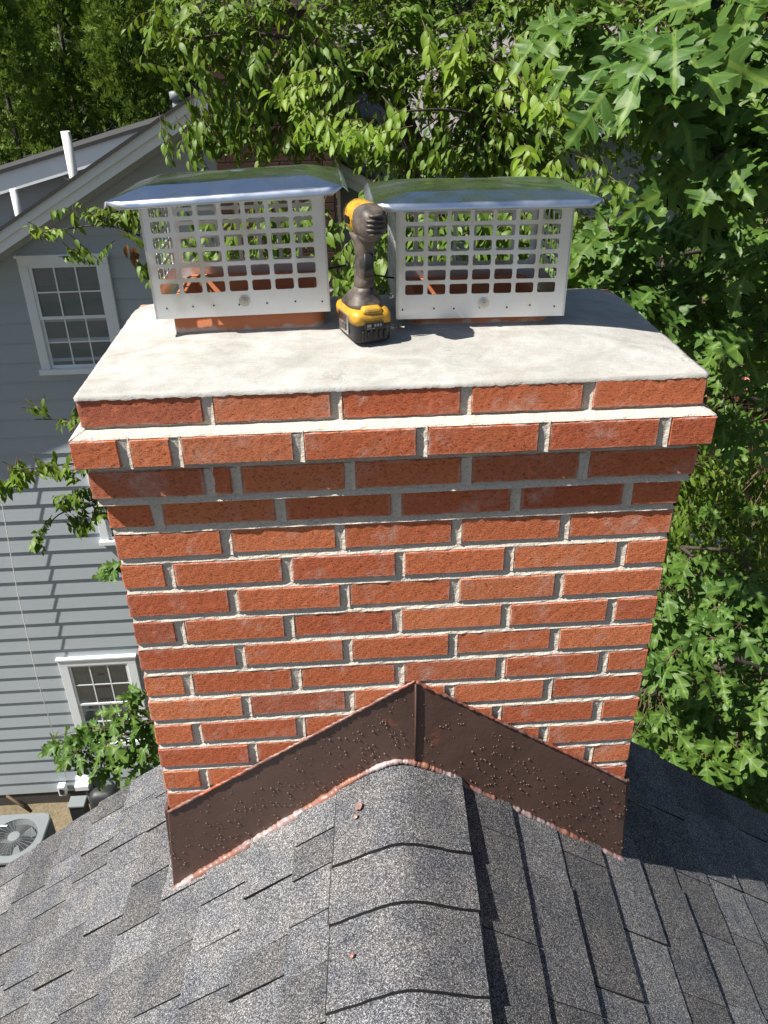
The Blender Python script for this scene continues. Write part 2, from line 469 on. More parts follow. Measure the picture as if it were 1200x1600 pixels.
def hnoise(x, y, s=0):
    return (math.sin(x * 1.7 + s) * math.cos(y * 2.3 - s * 1.3) + 0.5 * math.sin(x * 4.1 - y * 3.3 + s * 2.1) + 0.25 * math.sin(x * 9.7 + y * 8.1 + s)) / 1.75

# ------------------------------------------------------------------ setting: ground
GZ = -9.5
gv = []; gf = []
NG = 60
for i in range(NG + 1):
    for j in range(NG + 1):
        x = -150 + 300 * i / NG; y = -60 + 300 * j / NG
        z = GZ + max(0, y - 34) * 0.10
        gv.append((x, y, z))
for i in range(NG):
    for j in range(NG):
        a = i * (NG + 1) + j
        gf.append((a, a + NG + 1, a + NG + 2, a + 1))
tag(mk('ground', gv, gf, M['ground'], smooth=True), kind='structure')
dv = []; df = []
for i in range(25):
    for j in range(25):
        x = -9.5 + 9.0 * i / 24; y = 1.5 + 6.6 * j / 24
        dv.append((x, y, GZ + 0.006 + 0.02 * (1 + hnoise(x * 2, y * 2))))
for i in range(24):
    for j in range(24):
        a = i * 25 + j; df.append((a, a + 25, a + 26, a + 1))
tag(mk('bare_dirt', dv, df, M['dirt'], smooth=True), kind='structure')
# clay coloured paving seen through the oak leaves
g = Geo()
g.box(8.6, 16.5, 15.6, 25.0, GZ - 0.1, GZ + 0.05)
tag(g.mk('patio', M['clay']), kind='structure')
t_ = at(1150, 860, 2, GZ + 0.5)
tg = Geo(); n = 10
for i in range(n + 1):
    for j in range(n + 1):
        a = i / n * 2 - 1; b = j / n * 2 - 1
        tg.V.append((t_.x + a * 1.3, t_.y + b * 1.2, GZ + 0.06 + 0.75 * max(0, 1 - a * a) ** .5 * max(0, 1 - b * b) ** .4 + 0.05 * hnoise(a * 4, b * 4)))
for i in range(n):
    for j in range(n):
        a = i * (n + 1) + j; tg.F.append((a, a + n + 1, a + n + 2, a + 1)); tg.m.append(0)
tag(tg.mk('tarp', M['tarp'], smooth=True), 'dark blue tarp heaped over something on the ground right of the chimney', 'tarp')

# ------------------------------------------------------------------ the brick chimney
HC = 0.0641485; BH = 0.0505; HW = 0.4975; D = 0.52
OV = {0: 0.0, 1: 0.003, 2: 0.016, 3: 0.031, 4: 0.011}     # outward corbelling by course top index
def brick_mesh(lx, ly, lz, seed, amp=0.0016):
    r = random.Random(seed)
    def line(l, st):
        k = max(1, int((l - .004) / st)); return [-l / 2] + [-l / 2 + .0022 + (l - .0044) * q / k for q in range(k + 1)] + [l / 2]
    gx = line(lx, .0085); gy = line(ly, .03); gz = line(lz, .0085)
    nx = len(gx) - 1; ny = len(gy) - 1; nz = len(gz) - 1
    V = []; idx = {}; F = []
    def gv_(i, j, k):
        key = (i, j, k)
        if key in idx: return idx[key]
        x = gx[i]; y = gy[j]; z = gz[k]
        ex = i in (0, nx); ey = j in (0, ny); ez = k in (0, nz); cnt = ex + ey + ez
        inset = (0.0008 + 0.0012 * r.random()) if cnt >= 2 else 0
        if ex: x -= math.copysign(inset, x)
        if ey: y -= math.copysign(inset, y)
        if ez: z -= math.copysign(inset, z)
        x += r.uniform(-amp, amp) * (.8 if ex else 0.1); y += r.uniform(-amp, amp) * (0.13 if ey else 0.1)
        z += r.uniform(-amp, amp) * (0.55 if ez else 0.1)
        idx[key] = len(V); V.append((x, y, z)); return idx[key]
    for i in range(nx):
        for k in range(nz):
            F.append((gv_(i, 0, k), gv_(i + 1, 0, k), gv_(i + 1, 0, k + 1), gv_(i, 0, k + 1)))
            F.append((gv_(i, ny, k), gv_(i, ny, k + 1), gv_(i + 1, ny, k + 1), gv_(i + 1, ny, k)))
    for j in range(ny):
        for k in range(nz):
            F.append((gv_(0, j, k), gv_(0, j, k + 1), gv_(0, j + 1, k + 1), gv_(0, j + 1, k)))
            F.append((gv_(nx, j, k), gv_(nx, j + 1, k), gv_(nx, j + 1, k + 1), gv_(nx, j, k + 1)))
    for i in range(nx):
        for j in range(ny):
            F.append((gv_(i, j, 0), gv_(i, j + 1, 0), gv_(i + 1, j + 1, 0), gv_(i + 1, j, 0)))
            F.append((gv_(i, j, nz), gv_(i + 1, j, nz), gv_(i + 1, j + 1, nz), gv_(i, j + 1, nz)))
    me = bpy.data.meshes.new('brick'); me.from_pydata(V, [], F); me.materials.append(M['brick']); me.update()
    return me
cache = {}
def get_brick(lx, ly, v):
    key = (round(lx, 3), round(ly, 3), v)
    if key not in cache: cache[key] = brick_mesh(lx, ly, BH, hash(key) % 9999)
    return cache[key]

chim = thing('brick_chimney', 'red brick chimney straddling the grey shingle roof ridge, corbelled near its top', 'chimney', (0, 0, -0.9))
CBOT = -0.98
JT = 0.0170
def lay_row(top, x0, x1, yface, joints, ly, ax='x', flip=False):
    """bricks between the given joint centres; ax='x' along the front/back, 'y' along a side"""
    ed = [x0] + sorted(joints) + [x1]
    for q in range(len(ed) - 1):
        a = ed[q] + (JT / 2 if q > 0 else 0); b = ed[q + 1] - (JT / 2 if q < len(ed) - 2 else 0)
        if b - a < 0.02: continue
        jt = random.uniform(-0.0016, 0.0016)
        a += abs(jt); L = round((b - a) / 0.004) * 0.004
        me = get_brick(L, ly, random.randrange(3 if L > 0.15 else 2))
        prot = random.uniform(-0.0013, 0.0013)
        cz = top - BH / 2 + random.uniform(-0.0010, 0.0010)
        tl = random.uniform(-0.006, 0.006)
        if ax == 'x':
            inst('brick', me, chim, ((a + b) / 2, yface + prot, cz), (random.uniform(-.006, .006), tl, random.uniform(-.005, .005)))
        else:
            inst('brick', me, chim, (yface + prot, (a + b) / 2, cz), (tl, 0, math.pi / 2 + random.uniform(-.005, .005)))
front = {
    4: [-0.304, -0.097, 0.111, 0.315],
    3: [-0.444, -0.359, -0.163, 0.039, 0.238, 0.439],
    2: [-0.319, -0.274, -0.080, 0.118, 0.319],
    1: [-0.414, -0.204, -0.002, 0.204, 0.409]}
BW = 0.092
JOINTS = {}
for j in range(4, -16, -1):
    top = j * HC; ov = OV.get(j, 0.0)
    if top < CBOT: break
    W = HW + ov; y0 = -ov; y1 = D + ov
    if j in front: js = front[j]
    elif j % 2 == 0: js = [-0.305, -0.101, 0.103, 0.303]
    else: js = [-0.413, -0.204, 0.000, 0.204, 0.410]
    js = [x + random.uniform(-.003, .003) for x in js]; JOINTS[j] = js
    lay_row(top, -W, W, y0 + BW / 2, js, BW)
    side = [0.205 + y0, 0.41 + y0] if j % 2 else [0.10 + y0, 0.305 + y0]
    if j > -15:
        for s in (-1, 1):
            lay_row(top, y0 + BW + JT, y1, s * (W - BW / 2), [q for q in side if q > y0 + BW + 0.06], BW, 'y')
    if j >= -8:
        lay_row(top, -W + BW + JT, W - BW - JT, y1 - BW / 2, [x for x in js if abs(x) < W - BW - 0.05], BW)
# mortar beds: one rough, recessed sheet of joints per course
mg = Geo()
def prof(z):
    f = (z / HC) % 1.0 * HC                      # height above the brick top below
    if f > HC - .0045: return 0.0015
    if f < .0095: return 0.0046 * (1 - f / .0095) ** 1.2 - 0.0002
    return 0.0
def mortar_ring(z0, z1, W, y0, y1, step=0.012):
    r = random.Random(int(z0 * 1e4))
    loop = []
    nx = int(2 * W / step); ny = int((y1 - y0) / (step * 2))
    for i in range(nx): loop.append((-W + 2 * W * i / nx, y0, 0, -1))
    for i in range(ny): loop.append((W, y0 + (y1 - y0) * i / ny, 1, 0))
    for i in range(nx): loop.append((W - 2 * W * i / nx, y1, 0, 1))
    for i in range(ny): loop.append((-W, y1 - (y1 - y0) * i / ny, -1, 0))
    zs = {z0, z1}
    for j_ in range(-17, 6):
        for dz in (-.004, .0008, .004, .0085, .0122):
            q_ = j_ * HC + dz
            if z0 + .0008 < q_ < z1 - .0008: zs.add(q_)
    zs = sorted(zs); nz = len(zs) - 1; n0 = len(mg.V); L = len(loop)
    for k in range(nz + 1):
        for (x, y, nx_, ny_) in loop:
            zz_ = zs[k]; d = r.uniform(-0.0006, 0.0006) + 0.0009 * hnoise(x * 40 + y * 31, z0 * 50 + k, 1) + prof(zz_)
            mg.V.append((x + nx_ * d, y + ny_ * d, zz_ + (r.uniform(-.0006, .0006) if 0 < k < nz else 0)))
    for k in range(nz):
        for i in range(L):
            i2 = (i + 1) % L
            mg.F.append((n0 + k * L + i, n0 + k * L + i2, n0 + (k + 1) * L + i2, n0 + (k + 1) * L + i)); mg.m.append(0)
    mg.F.append(tuple(n0 + nz * L + i for i in range(L))); mg.m.append(0)
    mg.F.append(tuple(n0 + i for i in reversed(range(L)))); mg.m.append(0)
REC = 0.0043
lvl = []
for j in range(4, -16, -1):
    ov = OV.get(j, 0.0); ovb = min(ov, OV.get(j - 1, 0.0))
    top = j * HC
    if j >= 1:
        lvl.append((top - HC + 0.0005 + (0.012 if OV.get(j, 0) > OV.get(j - 1, 0) else 0.0), top - 0.002, ov))
for (a, b, ov) in lvl: mortar_ring(a, b, HW + ov - REC, -ov + REC, D + ov - REC)
for (a, b, ov) in lvl: mortar_ring(a - 0.014, a + 0.002, HW + min(ov, 0.015) - REC - 0.001, REC - min(ov, .015) + .001, D - REC)
mortar_ring(CBOT, -0.0005, HW - REC, REC, D - REC)
def fillets(yf, js, z0, z1, sgn=1):
    for x in js:
        r = random.Random(int(x * 1e4 + z0 * 1e3)); n0 = len(mg.V); n = 7
        for q in range(n + 1):
            z = z0 + (z1 - z0) * q / n; w = .0055 + r.uniform(-.002, .002)
            mg.V.append((x + .0078 - w - .001, yf + REC + .0002, z)); mg.V.append((x + .0088, yf + .0003 + r.uniform(0, .0010), z)); mg.V.append((x + .0115, yf + .004, z))
        for q in range(n):
            a = n0 + q * 3; mg.F += [(a, a + 1, a + 4, a + 3), (a + 1, a + 2, a + 5, a + 4)]; mg.m += [0, 0]
for (j_, js_) in JOINTS.items():
    fillets(-OV.get(j_, 0.0), js_, j_ * HC - BH - .003, j_ * HC + .002)
# sloping mortar ledges on the corbels
def ledge(z, Wi, yi, Wo, yo, rise, yb):
    n = 70; n0 = len(mg.V)
    pts = []
    for i in range(n + 1):
        u = -1 + 2 * i / n
        q = 0.0012 * hnoise(i * .9, z * 90, 2)
        mg.V.append((u * Wo, yo - q * 0.4, z + 0.0005)); mg.V.append((u * (Wo - .002), yo + 0.003 + q, z + 0.0030 + abs(q)))
        mg.V.append((u * Wi, yi + 0.003, z + rise + q))
    for i in range(n):
        a = n0 + i * 3
        mg.F += [(a, a + 3, a + 4, a + 1), (a + 1, a + 4, a + 5, a + 2)]; mg.m += [0, 0]
    for s in (-1, 1):
        n1 = len(mg.V); m_ = 24
        for i in range(m_ + 1):
            y = yo + (yb - yo) * i / m_; yy = yi + (D - yi) * i / m_
            q = 0.0012 * hnoise(i * .9, z * 50 + s, 3)
            mg.V.append((s * Wo, y, z + 0.0005)); mg.V.append((s * (Wo - 0.004 + q), y, z + 0.003)); mg.V.append((s * (Wi - 0.003), yy, z + rise + q))
        for i in range(m_):
            a = n1 + i * 3
            f = [(a, a + 3, a + 4, a + 1), (a + 1, a + 4, a + 5, a + 2)]
            if s < 0: f = [tuple(reversed(q)) for q in f]
            mg.F += f; mg.m += [0, 0]
ledge(3 * HC, HW + OV[4] - 0.003, -OV[4] + .003, HW + OV[3] - 0.0015, -OV[3] + .0015, 0.0115, D + OV[3])
mg.mk('mortar', M['mortar'], chim, smooth=False)
# the concealed stack below the roof line
g = Geo(); g.box(-HW + .01, HW - .01, .01, D - .01, GZ, CBOT + .01); g.mk('lower_stack', M['mortar'], chim)

# crown wash
CZ = 4 * HC
def crown_z(x, y):
    W = HW + OV[4]; y0 = -OV[4]; y1 = D + OV[4]
    dx = W - abs(x); dy0 = y - y0; dy1 = y1 - y
    def sm(a): a = max(0, min(1, a)); return a * a * (3 - 2 * a) * 0.55 + 0.45 * math.sin(a * math.pi / 2)
    r = 0.0235
    z = CZ + 0.0035 + r * sm(dx / 0.20) ** .8 * sm(dy0 / 0.20) ** .8 * sm(dy1 / 0.12) ** .8
    return z + 0.0012 * hnoise(x * 12, y * 14, 4) + 0.0004 * hnoise(x * 60, y * 50, 2)
def crown_mesh():
    W = HW + OV[4] + 0.001; y0 = -OV[4] - 0.001; y1 = D + OV[4] + .001
    nx, ny = 180, 96; V = []; F = []; rc = random.Random(4)
    for j in range(ny + 1):
        for i in range(nx + 1):
            x = -W + 2 * W * i / nx; y = y0 + (y1 - y0) * j / ny
            z = crown_z(max(-W + .001, min(W - .001, x)), max(y0 + .001, min(y1 - .001, y)))
            e = 0.0003 * hnoise(i * 0.13, j * 0.31, 5) + 0.0006 * (rc.random() - .5)
            if j == 0: y += e * 1.3; z -= .001
            if i in (0, nx): x += e * 1.3
            # round the plan corners a little at the back
            bx = max(0, abs(x) - (W - 0.07)); by = max(0, y - (y1 - 0.07))
            if bx > 0 and by > 0:
                l = math.hypot(bx, by)
                m_ = max(bx, by); s = m_ / l
                x = math.copysign(W - .07 + bx * s, x); y = y1 - .07 + by * s
            V.append((x, y, z))
    n0 = len(V)
    for i in range(nx):
        for j in range(ny):
            a = j * (nx + 1) + i
            F.append((a, a + 1, a + nx + 2, a + nx + 1))
    # skirt down to the bricks
    per = [i for i in range(nx + 1)] + [j * (nx + 1) + nx for j in range(1, ny + 1)] + [ny * (nx + 1) + i for i in range(nx - 1, -1, -1)] + [j * (nx + 1) for j in range(ny - 1, 0, -1)]
    for k, i in enumerate(per):
        x, y, z = V[i]
        V.append((x * 0.9985, y + (-0.0006 if y < 0 else 0), CZ - 0.0035 + 0.0012 * hnoise(k * .17, 0, 1) + .0020 * (rc.random() - .5)))
    L = len(per)
    for k in range(L):
        F.append((per[(k + 1) % L], per[k], n0 + k, n0 + (k + 1) % L))
    mk('crown', V, F, M['crown'], chim, smooth=True)
crown_mesh()
# a handful of mortar crumbs and smears where the crown meets the bricks
# flashing -------------------------------------------------------------
RX = -0.002
ROOFZ = -0.553; SL = 0.74; SH = 0.05
flash = thing('flashing', 'dark brown metal flashing peaked over the ridge at the foot of the brick chimney', 'flashing', (0.0, -0.01, -0.6))
def flash_panel(pl):
    # pl: outline in (x, z); built as slab y -0.010..-0.004, bottom flared forward a little
    V = []; F = []; n = len(pl)
    for (x, z, f) in pl: V.append((x, -0.0085 - f, z))
    for (x, z, f) in pl: V.append((x, -0.0035 - f, z))
    F.append(tuple(range(n))); F.append(tuple(reversed(range(n, 2 * n))))
    for i in range(n):
        F.append((i, n + i, n + (i + 1) % n, (i + 1) % n))
    return V, F
V, F = flash_panel([(-0.500, -0.689, 0), (-0.526, -0.985, 0.004), (0.031, -0.62, 0.004), (0.031, -0.362, 0)])
bevel(mk('flashing_panel', V, F, M['flash'], flash), .0015, 1)
V, F = flash_panel([(0.0325, -0.365, 0.002), (0.0325, -0.62, 0.006), (0.523, -0.985, 0.004), (0.4995, -0.683, 0)])
bevel(mk('flashing_panel', V, F, M['flash'], flash), .0015, 1)
for s in (-1, 1):
    g = Geo(); xa = s * (HW + 0.003); xb = s * (HW + 0.009)
    V = [(xa, -.006, -.686), (xb, -.006, -.686), (xa, D, -.686), (xb, D, -.686), (xa + s * .012, -.006, -1.0), (xb + s * .018, -.006, -1.0), (xa + s * .012, D, -1.0), (xb + s * .018, D, -1.0)]
    g.add(V, [(0, 1, 3, 2), (4, 6, 7, 5), (0, 4, 5, 1), (2, 3, 7, 6), (0, 2, 6, 4), (1, 5, 7, 3)])
    g.mk('side_panel', M['flash'], flash)
# folded seam up the middle
V, F = tube([(0.0315, -0.0135, -0.366), (0.0318, -0.0150, -0.47), (0.031, -0.0155, -0.585)], [.0022, .0026, .0026], 6)
mk('seam', V, F, M['flash'], flash, True)
def bead(name, pts, r0, r1, mat, parent, seed, n=120, flat=1.0):
    r = random.Random(seed); P = []; Rr = []
    pts = [Vector(p) for p in pts]
    segl = [(pts[i + 1] - pts[i]).length for i in range(len(pts) - 1)]; tot = sum(segl)
    for k in range(n + 1):
        d = tot * k / n; i = 0
        while i < len(segl) - 1 and d > segl[i]: d -= segl[i]; i += 1
        p = pts[i].lerp(pts[i + 1], min(1, d / segl[i]))
        w = r0 + (r1 - r0) * (0.5 + 0.35 * hnoise(k * .11, seed, seed) + .3 * hnoise(k * .43, seed * 2, 1)) + r.uniform(-.0009, .0009)
        P.append(p + Vector((0, 0, r.uniform(-.0012, .0012)))); Rr.append(max(.0012, w))
    V, F = tube(P, Rr, 8)
    return mk(name, V, F, mat, parent, True)
def cap_top(s):                                     # z of ridge cap surface
    return -0.538 - math.sqrt((SL * s) ** 2 + 0.035 ** 2)
def roof_surf(x, y):
    s = abs(x - RX - SH * y)
    return max(ROOFZ - SL * s, cap_top(s) if s < 0.135 else -99)
bead('top_sealant', [(-0.500, -.009, -0.6885), (0.031, -.009, -0.3605)], .0022, .0042, M['seal_top'], flash, 3)
bead('top_sealant', [(0.033, -.011, -0.3625), (0.4995, -.009, -0.682)], .0022, .0042, M['seal_top'], flash, 5)
lp = [(-0.522, -.017, roof_surf(-.522, -.015))] + [(-0.522 + .386 * i / 6, -.017, roof_surf(-0.522 + .386 * i / 6, -.015) + .003) for i in range(1, 6)]
lp += [(-.140, -.017, -.652), (-.132, -.017, -.640)]
bead('base_sealant', lp, .006, .0125, M['seal'], flash, 8)
mp = [(-.132, -.016, -.640)] + [(x, -.016, cap_top(x - RX) + .002) for x in np.linspace(-.125, .130, 12)]
bead('base_sealant', mp, .004, .008, M['seal'], flash, 9)
rp = [(.131, -.016, -.640), (.140, -.016, -.662)] + [(x, -.016, roof_surf(x, -.015) + .003) for x in np.linspace(.15, .522, 12)]
bead('base_sealant', rp, .004, .0085, M['seal'], flash, 12)
# smears of sealant on the roof next to the flashing
# beads of water / paint pimples on the metal
g = Geo(); rr_ = random.Random(5)
base = [(math.cos(a) , math.sin(a)) for a in [k * math.pi / 3 for k in range(6)]]
cnt = 0
while cnt < 470:
    x = rr_.uniform(-.51, .515)
    zt = -0.362 - (0.615 * (0.031 - x) if x < .031 else 0.683 * (x - .031))
    zb = roof_surf(x, -.01)
    f = rr_.random() ** 0.8
    z = zt - .02 - f * (zt - zb - .035)
    if z < zb + .012: continue
    if hnoise(x * 9, z * 11, 3) < -0.35 and rr_.random() < .75: continue
    r_ = rr_.uniform(.0010, .0024) * (1.25 if rr_.random() < .15 else 1)
    y = -0.0085 - (0.004 * f) - .0003 - (0.001 if x > .031 else 0)
    V = [(x + r_ * c, y, z + r_ * s) for c, s in base] + [(x + r_ * .6 * c, y - r_ * .7, z + r_ * .6 * s) for c, s in base] + [(x, y - r_ * .95, z)]
    F = [(k, 6 + k, 6 + (k + 1) % 6, (k + 1) % 6) for k in range(6)] + [(6 + k, 12, 6 + (k + 1) % 6) for k in range(6)]
    g.add(V, F); cnt += 1
tag(g.mk('droplets', M['drop'], flash, smooth=True), kind='stuff')

# ------------------------------------------------------------------ roof
roof = thing('roof', kind='structure', loc=(0, 0, ROOFZ))
YR = 0.465; YF = -3.4; SX = 4.2
dk = Geo()
for s in (-1, 1):
    z0 = ROOFZ - 0.012
    P = [(RX, YR - .006), (SX, YR - .006), (SX, YF), (RX, YF)]
    V = []
    for (a, y) in P: V.append((RX + s * max(a, .06) + SH * y, y, z0 - SL * max(a, .06)))
    V += [(x, y, z - .03) for x, y, z in V]
    F = [(0, 1, 2, 3), (7, 6, 5, 4), (0, 4, 5, 1), (1, 5, 6, 2), (2, 6, 7, 3), (3, 7, 4, 0)]
    if s > 0: F = [tuple(reversed(f)) for f in F]
    dk.add(V, F)
dk.mk('deck', M['asphalt'], roof)
NS = 1 / math.sqrt(1 + SL * SL)
def slab_piece(side, sa, sb, ya, yb, h0, h1, th, jag, out):
    """one shingle tab: from sa (up-slope) to butt sb, ya..yb along the ridge direction"""
    V = []; nseg = 5
    r = random.Random(int((sa * 977 + ya * 3571 + side) * 1000))
    cols_ = []
    for i in range(nseg + 1):
        y = ya + (yb - ya) * i / nseg
        sbb = sb + r.uniform(-jag, jag)
        row = []
        for (s_, h) in ((sa, h0), ((sa + sb) / 2, (h0 + h1) / 2), (sbb, h1), (sbb - 0.001, h1 - th)):
            x = side * (s_ + h * SL * NS) + RX + SH * y; z = ROOFZ - SL * s_ + h * NS
            row.append((x, y, z))
        cols_.append(row)
    for row in cols_: V += row
    F = []; m = []
    for i in range(nseg):
        a = i * 4; b = a + 4
        for k in range(3):
            f = (a + k, a + k + 1, b + k + 1, b + k)
            F.append(f if side < 0 else tuple(reversed(f))); m.append(0 if k < 2 else 1)
    # end faces
    for (a, rev) in ((0, True), (nseg * 4, False)):
        n0 = len(V)
        x0, y0, z0 = V[a]; V.append((x0, y0, z0 - 0.004))
        f = (a, a + 1, a + 2, a + 3, n0)
        F.append(f if rev == (side < 0) else tuple(reversed(f))); m.append(1)
    out.append((V, F, m))
PITCH = 0.1085
far = Geo()
for side in (-1, 1):
    s0 = 0.133 if side > 0 else 0.1055
    k = 0; cnt = 0
    while s0 + PITCH * k < 4.15:
        sb = s0 + PITCH * k; sa = max(0.062, sb - PITCH - 0.012)
        r = random.Random(100 * k + side)
        y = YF if side else YF
        # the joints are phased from the rake towards the camera
        y = YR + 0.012 - r.uniform(0, 0.10); first = True
        yb = YR + 0.012
        while yb > YF + 0.1:
            w = (r.choice([.10, .13, .16, .20, .24, .28]) if side > 0 else r.choice([.08, .10, .12, .15, .18])) * r.uniform(.9, 1.1)
            ya = yb - w
            thick = r.random() < .5
            h1 = (0.0092 if thick else 0.0055); gap = r.uniform(.0018, .0034) if (side > 0 or r.random() < .4) else r.uniform(.0030, .0048)
            out = []
            slab_piece(side, sa, sb, ya + gap, yb, 0.0006, h1, h1 - 0.001, 0.0011, out)
            V, F, m = out[0]
            near = ya > -0.92 and sb < 1.62 and (side > 0 or sb < 1.42)
            if near and cnt < 290 // 2 + 60:
                cnt += 1
                o = mk('shingle', V, F, None, roof, mats=[M['shingle'], M['asphalt']], fm=m)
            else:
                n0 = len(far.V); far.V += V; far.F += [tuple(i + n0 for i in f) for f in F]; far.m += m
            yb = ya
        k += 1
tag(far.mk('shingle_courses', [M['shingle'], M['asphalt']], roof), kind='stuff')
# ridge caps
arcs = [-0.091, -0.219, -0.339, -0.495]
y = -0.495
while y > YF + .2: y -= 0.140; arcs.append(y)
yend = [0.0] + arcs[:-1]
for q, (yb, yt) in enumerate(zip(arcs, [0.02] + [a for a in arcs[:-1]])):
    if q == 0: continue
    V = []; F = []; m = []; ns = 22; ny = 6
    ytop = yt + 0.03 if q > 1 else 0.0
    rj = random.Random(q)
    lift = 0.013; W = 0.135 + rj.uniform(-.002, .002)
    rows = [(ytop, 0.003)] + [(ytop + (yb - ytop) * i / ny, 0.003 + (lift - .003) * i / ny) for i in range(1, ny + 1)]
    for (yy, lf) in rows:
        for i in range(ns + 1):
            s = -W + 2 * W * i / ns
            bow = 0.010 * (s / W) ** 2                     # the free edge sags back
            e = rj.uniform(-.0008, .0008) if yy == yb else 0
            z = -0.547 - math.sqrt((SL * s) ** 2 + 0.035 ** 2) + lf
            edge_lift = 0.017 if s > 0 else 0.0045
            z += edge_lift * abs(s / W) ** 2
            V.append((RX + s + SH * yy, yy + e + (bow if yy == yb else bow * .6), z))
    nr = len(rows)
    for a in range(nr - 1):
        for i in range(ns):
            p = a * (ns + 1) + i
            F.append((p, p + ns + 1, p + ns + 2, p + 1)); m.append(0)
    n0 = len(V); last = (nr - 1) * (ns + 1)
    for i in range(ns + 1):
        x, yy, z = V[last + i]; V.append((x, yy - .0008, z - 0.008))
    for i in range(ns): F.append((last + i, n0 + i, n0 + i + 1, last + i + 1)); m.append(1)
    for e in (0, ns):                                       # long free edges
        n1 = len(V)
        for a in range(nr):
            x, yy, z = V[a * (ns + 1) + e]; V.append((x + (0 if e else -.0030), yy, z - (0.036 if e else 0.012)))
        for a in range(nr - 1):
            p = a * (ns + 1) + e; f = (p, n1 + a, n1 + a + 1, p + ns + 1)
            F.append(f if e == 0 else tuple(reversed(f))); m.append(1)
    mk('ridge_shingle', V, F, None, roof, mats=[M['shingle'], M['asphalt']], fm=m, smooth=False)
# ridge behind the chimney is only a stub; rake trim and gable wall below
g = Geo()
for s in (-1, 1):
    V = []
    for (a, dz) in ((0.0, 0), (SX, 0)):
        x = s * a + SH * YR; z = ROOFZ - SL * a - .014
        V += [(x, YR - .012, z), (x, YR + .006, z), (x, YR - .012, z - .14), (x, YR + .006, z - .14)]
    F = [(0, 4, 5, 1), (1, 5, 7, 3), (3, 7, 6, 2), (2, 6, 4, 0), (0, 1, 3, 2), (4, 6, 7, 5)]
    g.add(V, F)
g.mk('rake_board', M['white'], roof)
g = Geo()
zE = ROOFZ - SL * 3.8 - .2
V = [(-3.8, .30, zE), (0, .30, ROOFZ - .12), (3.8, .30, zE), (3.8, .30, GZ), (-3.8, .30, GZ), (-3.8, -3.3, zE), (0, -3.3, ROOFZ - .12), (3.8, -3.3, zE), (3.8, -3.3, GZ), (-3.8, -3.3, GZ)]
g.add(V, [(0, 1, 2, 3, 4), (9, 8, 7, 6, 5), (0, 4, 9, 5), (3, 2, 7, 8)])
tag(g.mk('house_wall', M['siding']), 'grey side walls of the house under the shingle roof', 'house wall')
# sealant smears on the shingles
sm = thing('sealant_smears', 'small pinkish sealant daubs on the ridge shingles below the flashing', 'smears', (0, -.1, -.58))
for (u, v, r_) in ((560, 1248, .009), (549, 1478, .005), (555, 1262, .006)):
    k = at(u, v, 2, -.580)
    s = k.x - RX - SH * k.y
    P = []
    for i in range(14):
        a = i * 2 * math.pi / 14; q = r_ * (1 + .30 * hnoise(math.cos(a) * 1.2 + r_ * 300, math.sin(a) * 1.2, 2))
        P.append((k.x + q * math.cos(a) * .8, k.y + q * math.sin(a)))
    V = [(x, y_, -0.5265 - math.sqrt((SL * (x - RX - SH * y_)) ** 2 + .035 ** 2) + 0.002) for x, y_ in P]
    V.append((k.x, k.y, -0.5265 - math.sqrt((SL * s) ** 2 + .035 ** 2) + 0.006))
    V = [(x, y_, z - 0.0045) for x, y_, z in V]
    mk('smear', V, [(i, (i + 1) % 14, 14) for i in range(14)], M['seal'], sm, True)

# ------------------------------------------------------------------ flues and caps
def rrect(cx, cy, hx, hy, r, n=6):
    P = []
    for (sx, sy, a0) in ((1, 1, 0), (-1, 1, 90), (-1, -1, 180), (1, -1, 270)):
        for k in range(n + 1):
            a = R(a0 + 90 * k / n)
            P.append((cx + sx * (hx - r) + r * math.cos(a), cy + sy * (hy - r) + r * math.sin(a)))
    return P
def flue(x0, x1, y0, y1, zb, zt, label):
    cx, cy, hx, hy = (x0 + x1) / 2, (y0 + y1) / 2, (x1 - x0) / 2, (y1 - y0) / 2
    t = thing('flue_tile', label, 'flue tile', (cx, cy, zb), 'terracotta flue tiles in the crown')
    V = []; rings = [(hx, hy, zb - .03, .03), (hx, hy, zt - .003, .03), (hx - .003, hy - .003, zt, .028), (hx - .017, hy - .017, zt, .02), (hx - .019, hy - .019, zt - .003, .02), (hx - .019, hy - .019, zb - .4, .02)]
    for (a, b, z, r_) in rings: V += [(x, y, z) for x, y in rrect(cx, cy, a, b, r_)]
    L = 28; F = []
    for i in range(len(rings) - 1):
        for k in range(L):
            F.append((i * L + k, i * L + (k + 1) % L, (i + 1) * L + (k + 1) % L, (i + 1) * L + k))
    F.append(tuple((len(rings) - 1) * L + k for k in range(L)))
    mk('tile', V, F, M['terra'], t, True)
    # feathered mortar collar
    V = []; n = L
    for q, (o, dz) in enumerate(((0.000, 0.0035), (0.006, 0.0020), (0.018, -0.0004))):
        for k, (x, y) in enumerate(rrect(cx, cy, hx + o, hy + o, .03 + o)):
            w = 1 + .5 * hnoise(k * .8, q, 3)
            V.append((x, y, crown_z(x, y) + dz * w))
    F = [(q * L + k, (q + 1) * L + k, (q + 1) * L + (k + 1) % L, q * L + (k + 1) % L) for q in range(2) for k in range(L)]
    mk('mortar_collar', V, F, M['crown'], t, True)
flue(-0.389, -0.113, 0.228, 0.448, 0.285, 0.337, 'terracotta flue tile under the left metal cap, its rim showing below')
flue(0.040, 0.300, 0.216, 0.430, 0.280, 0.322, 'terracotta flue tile inside the right metal cap, rim hidden')

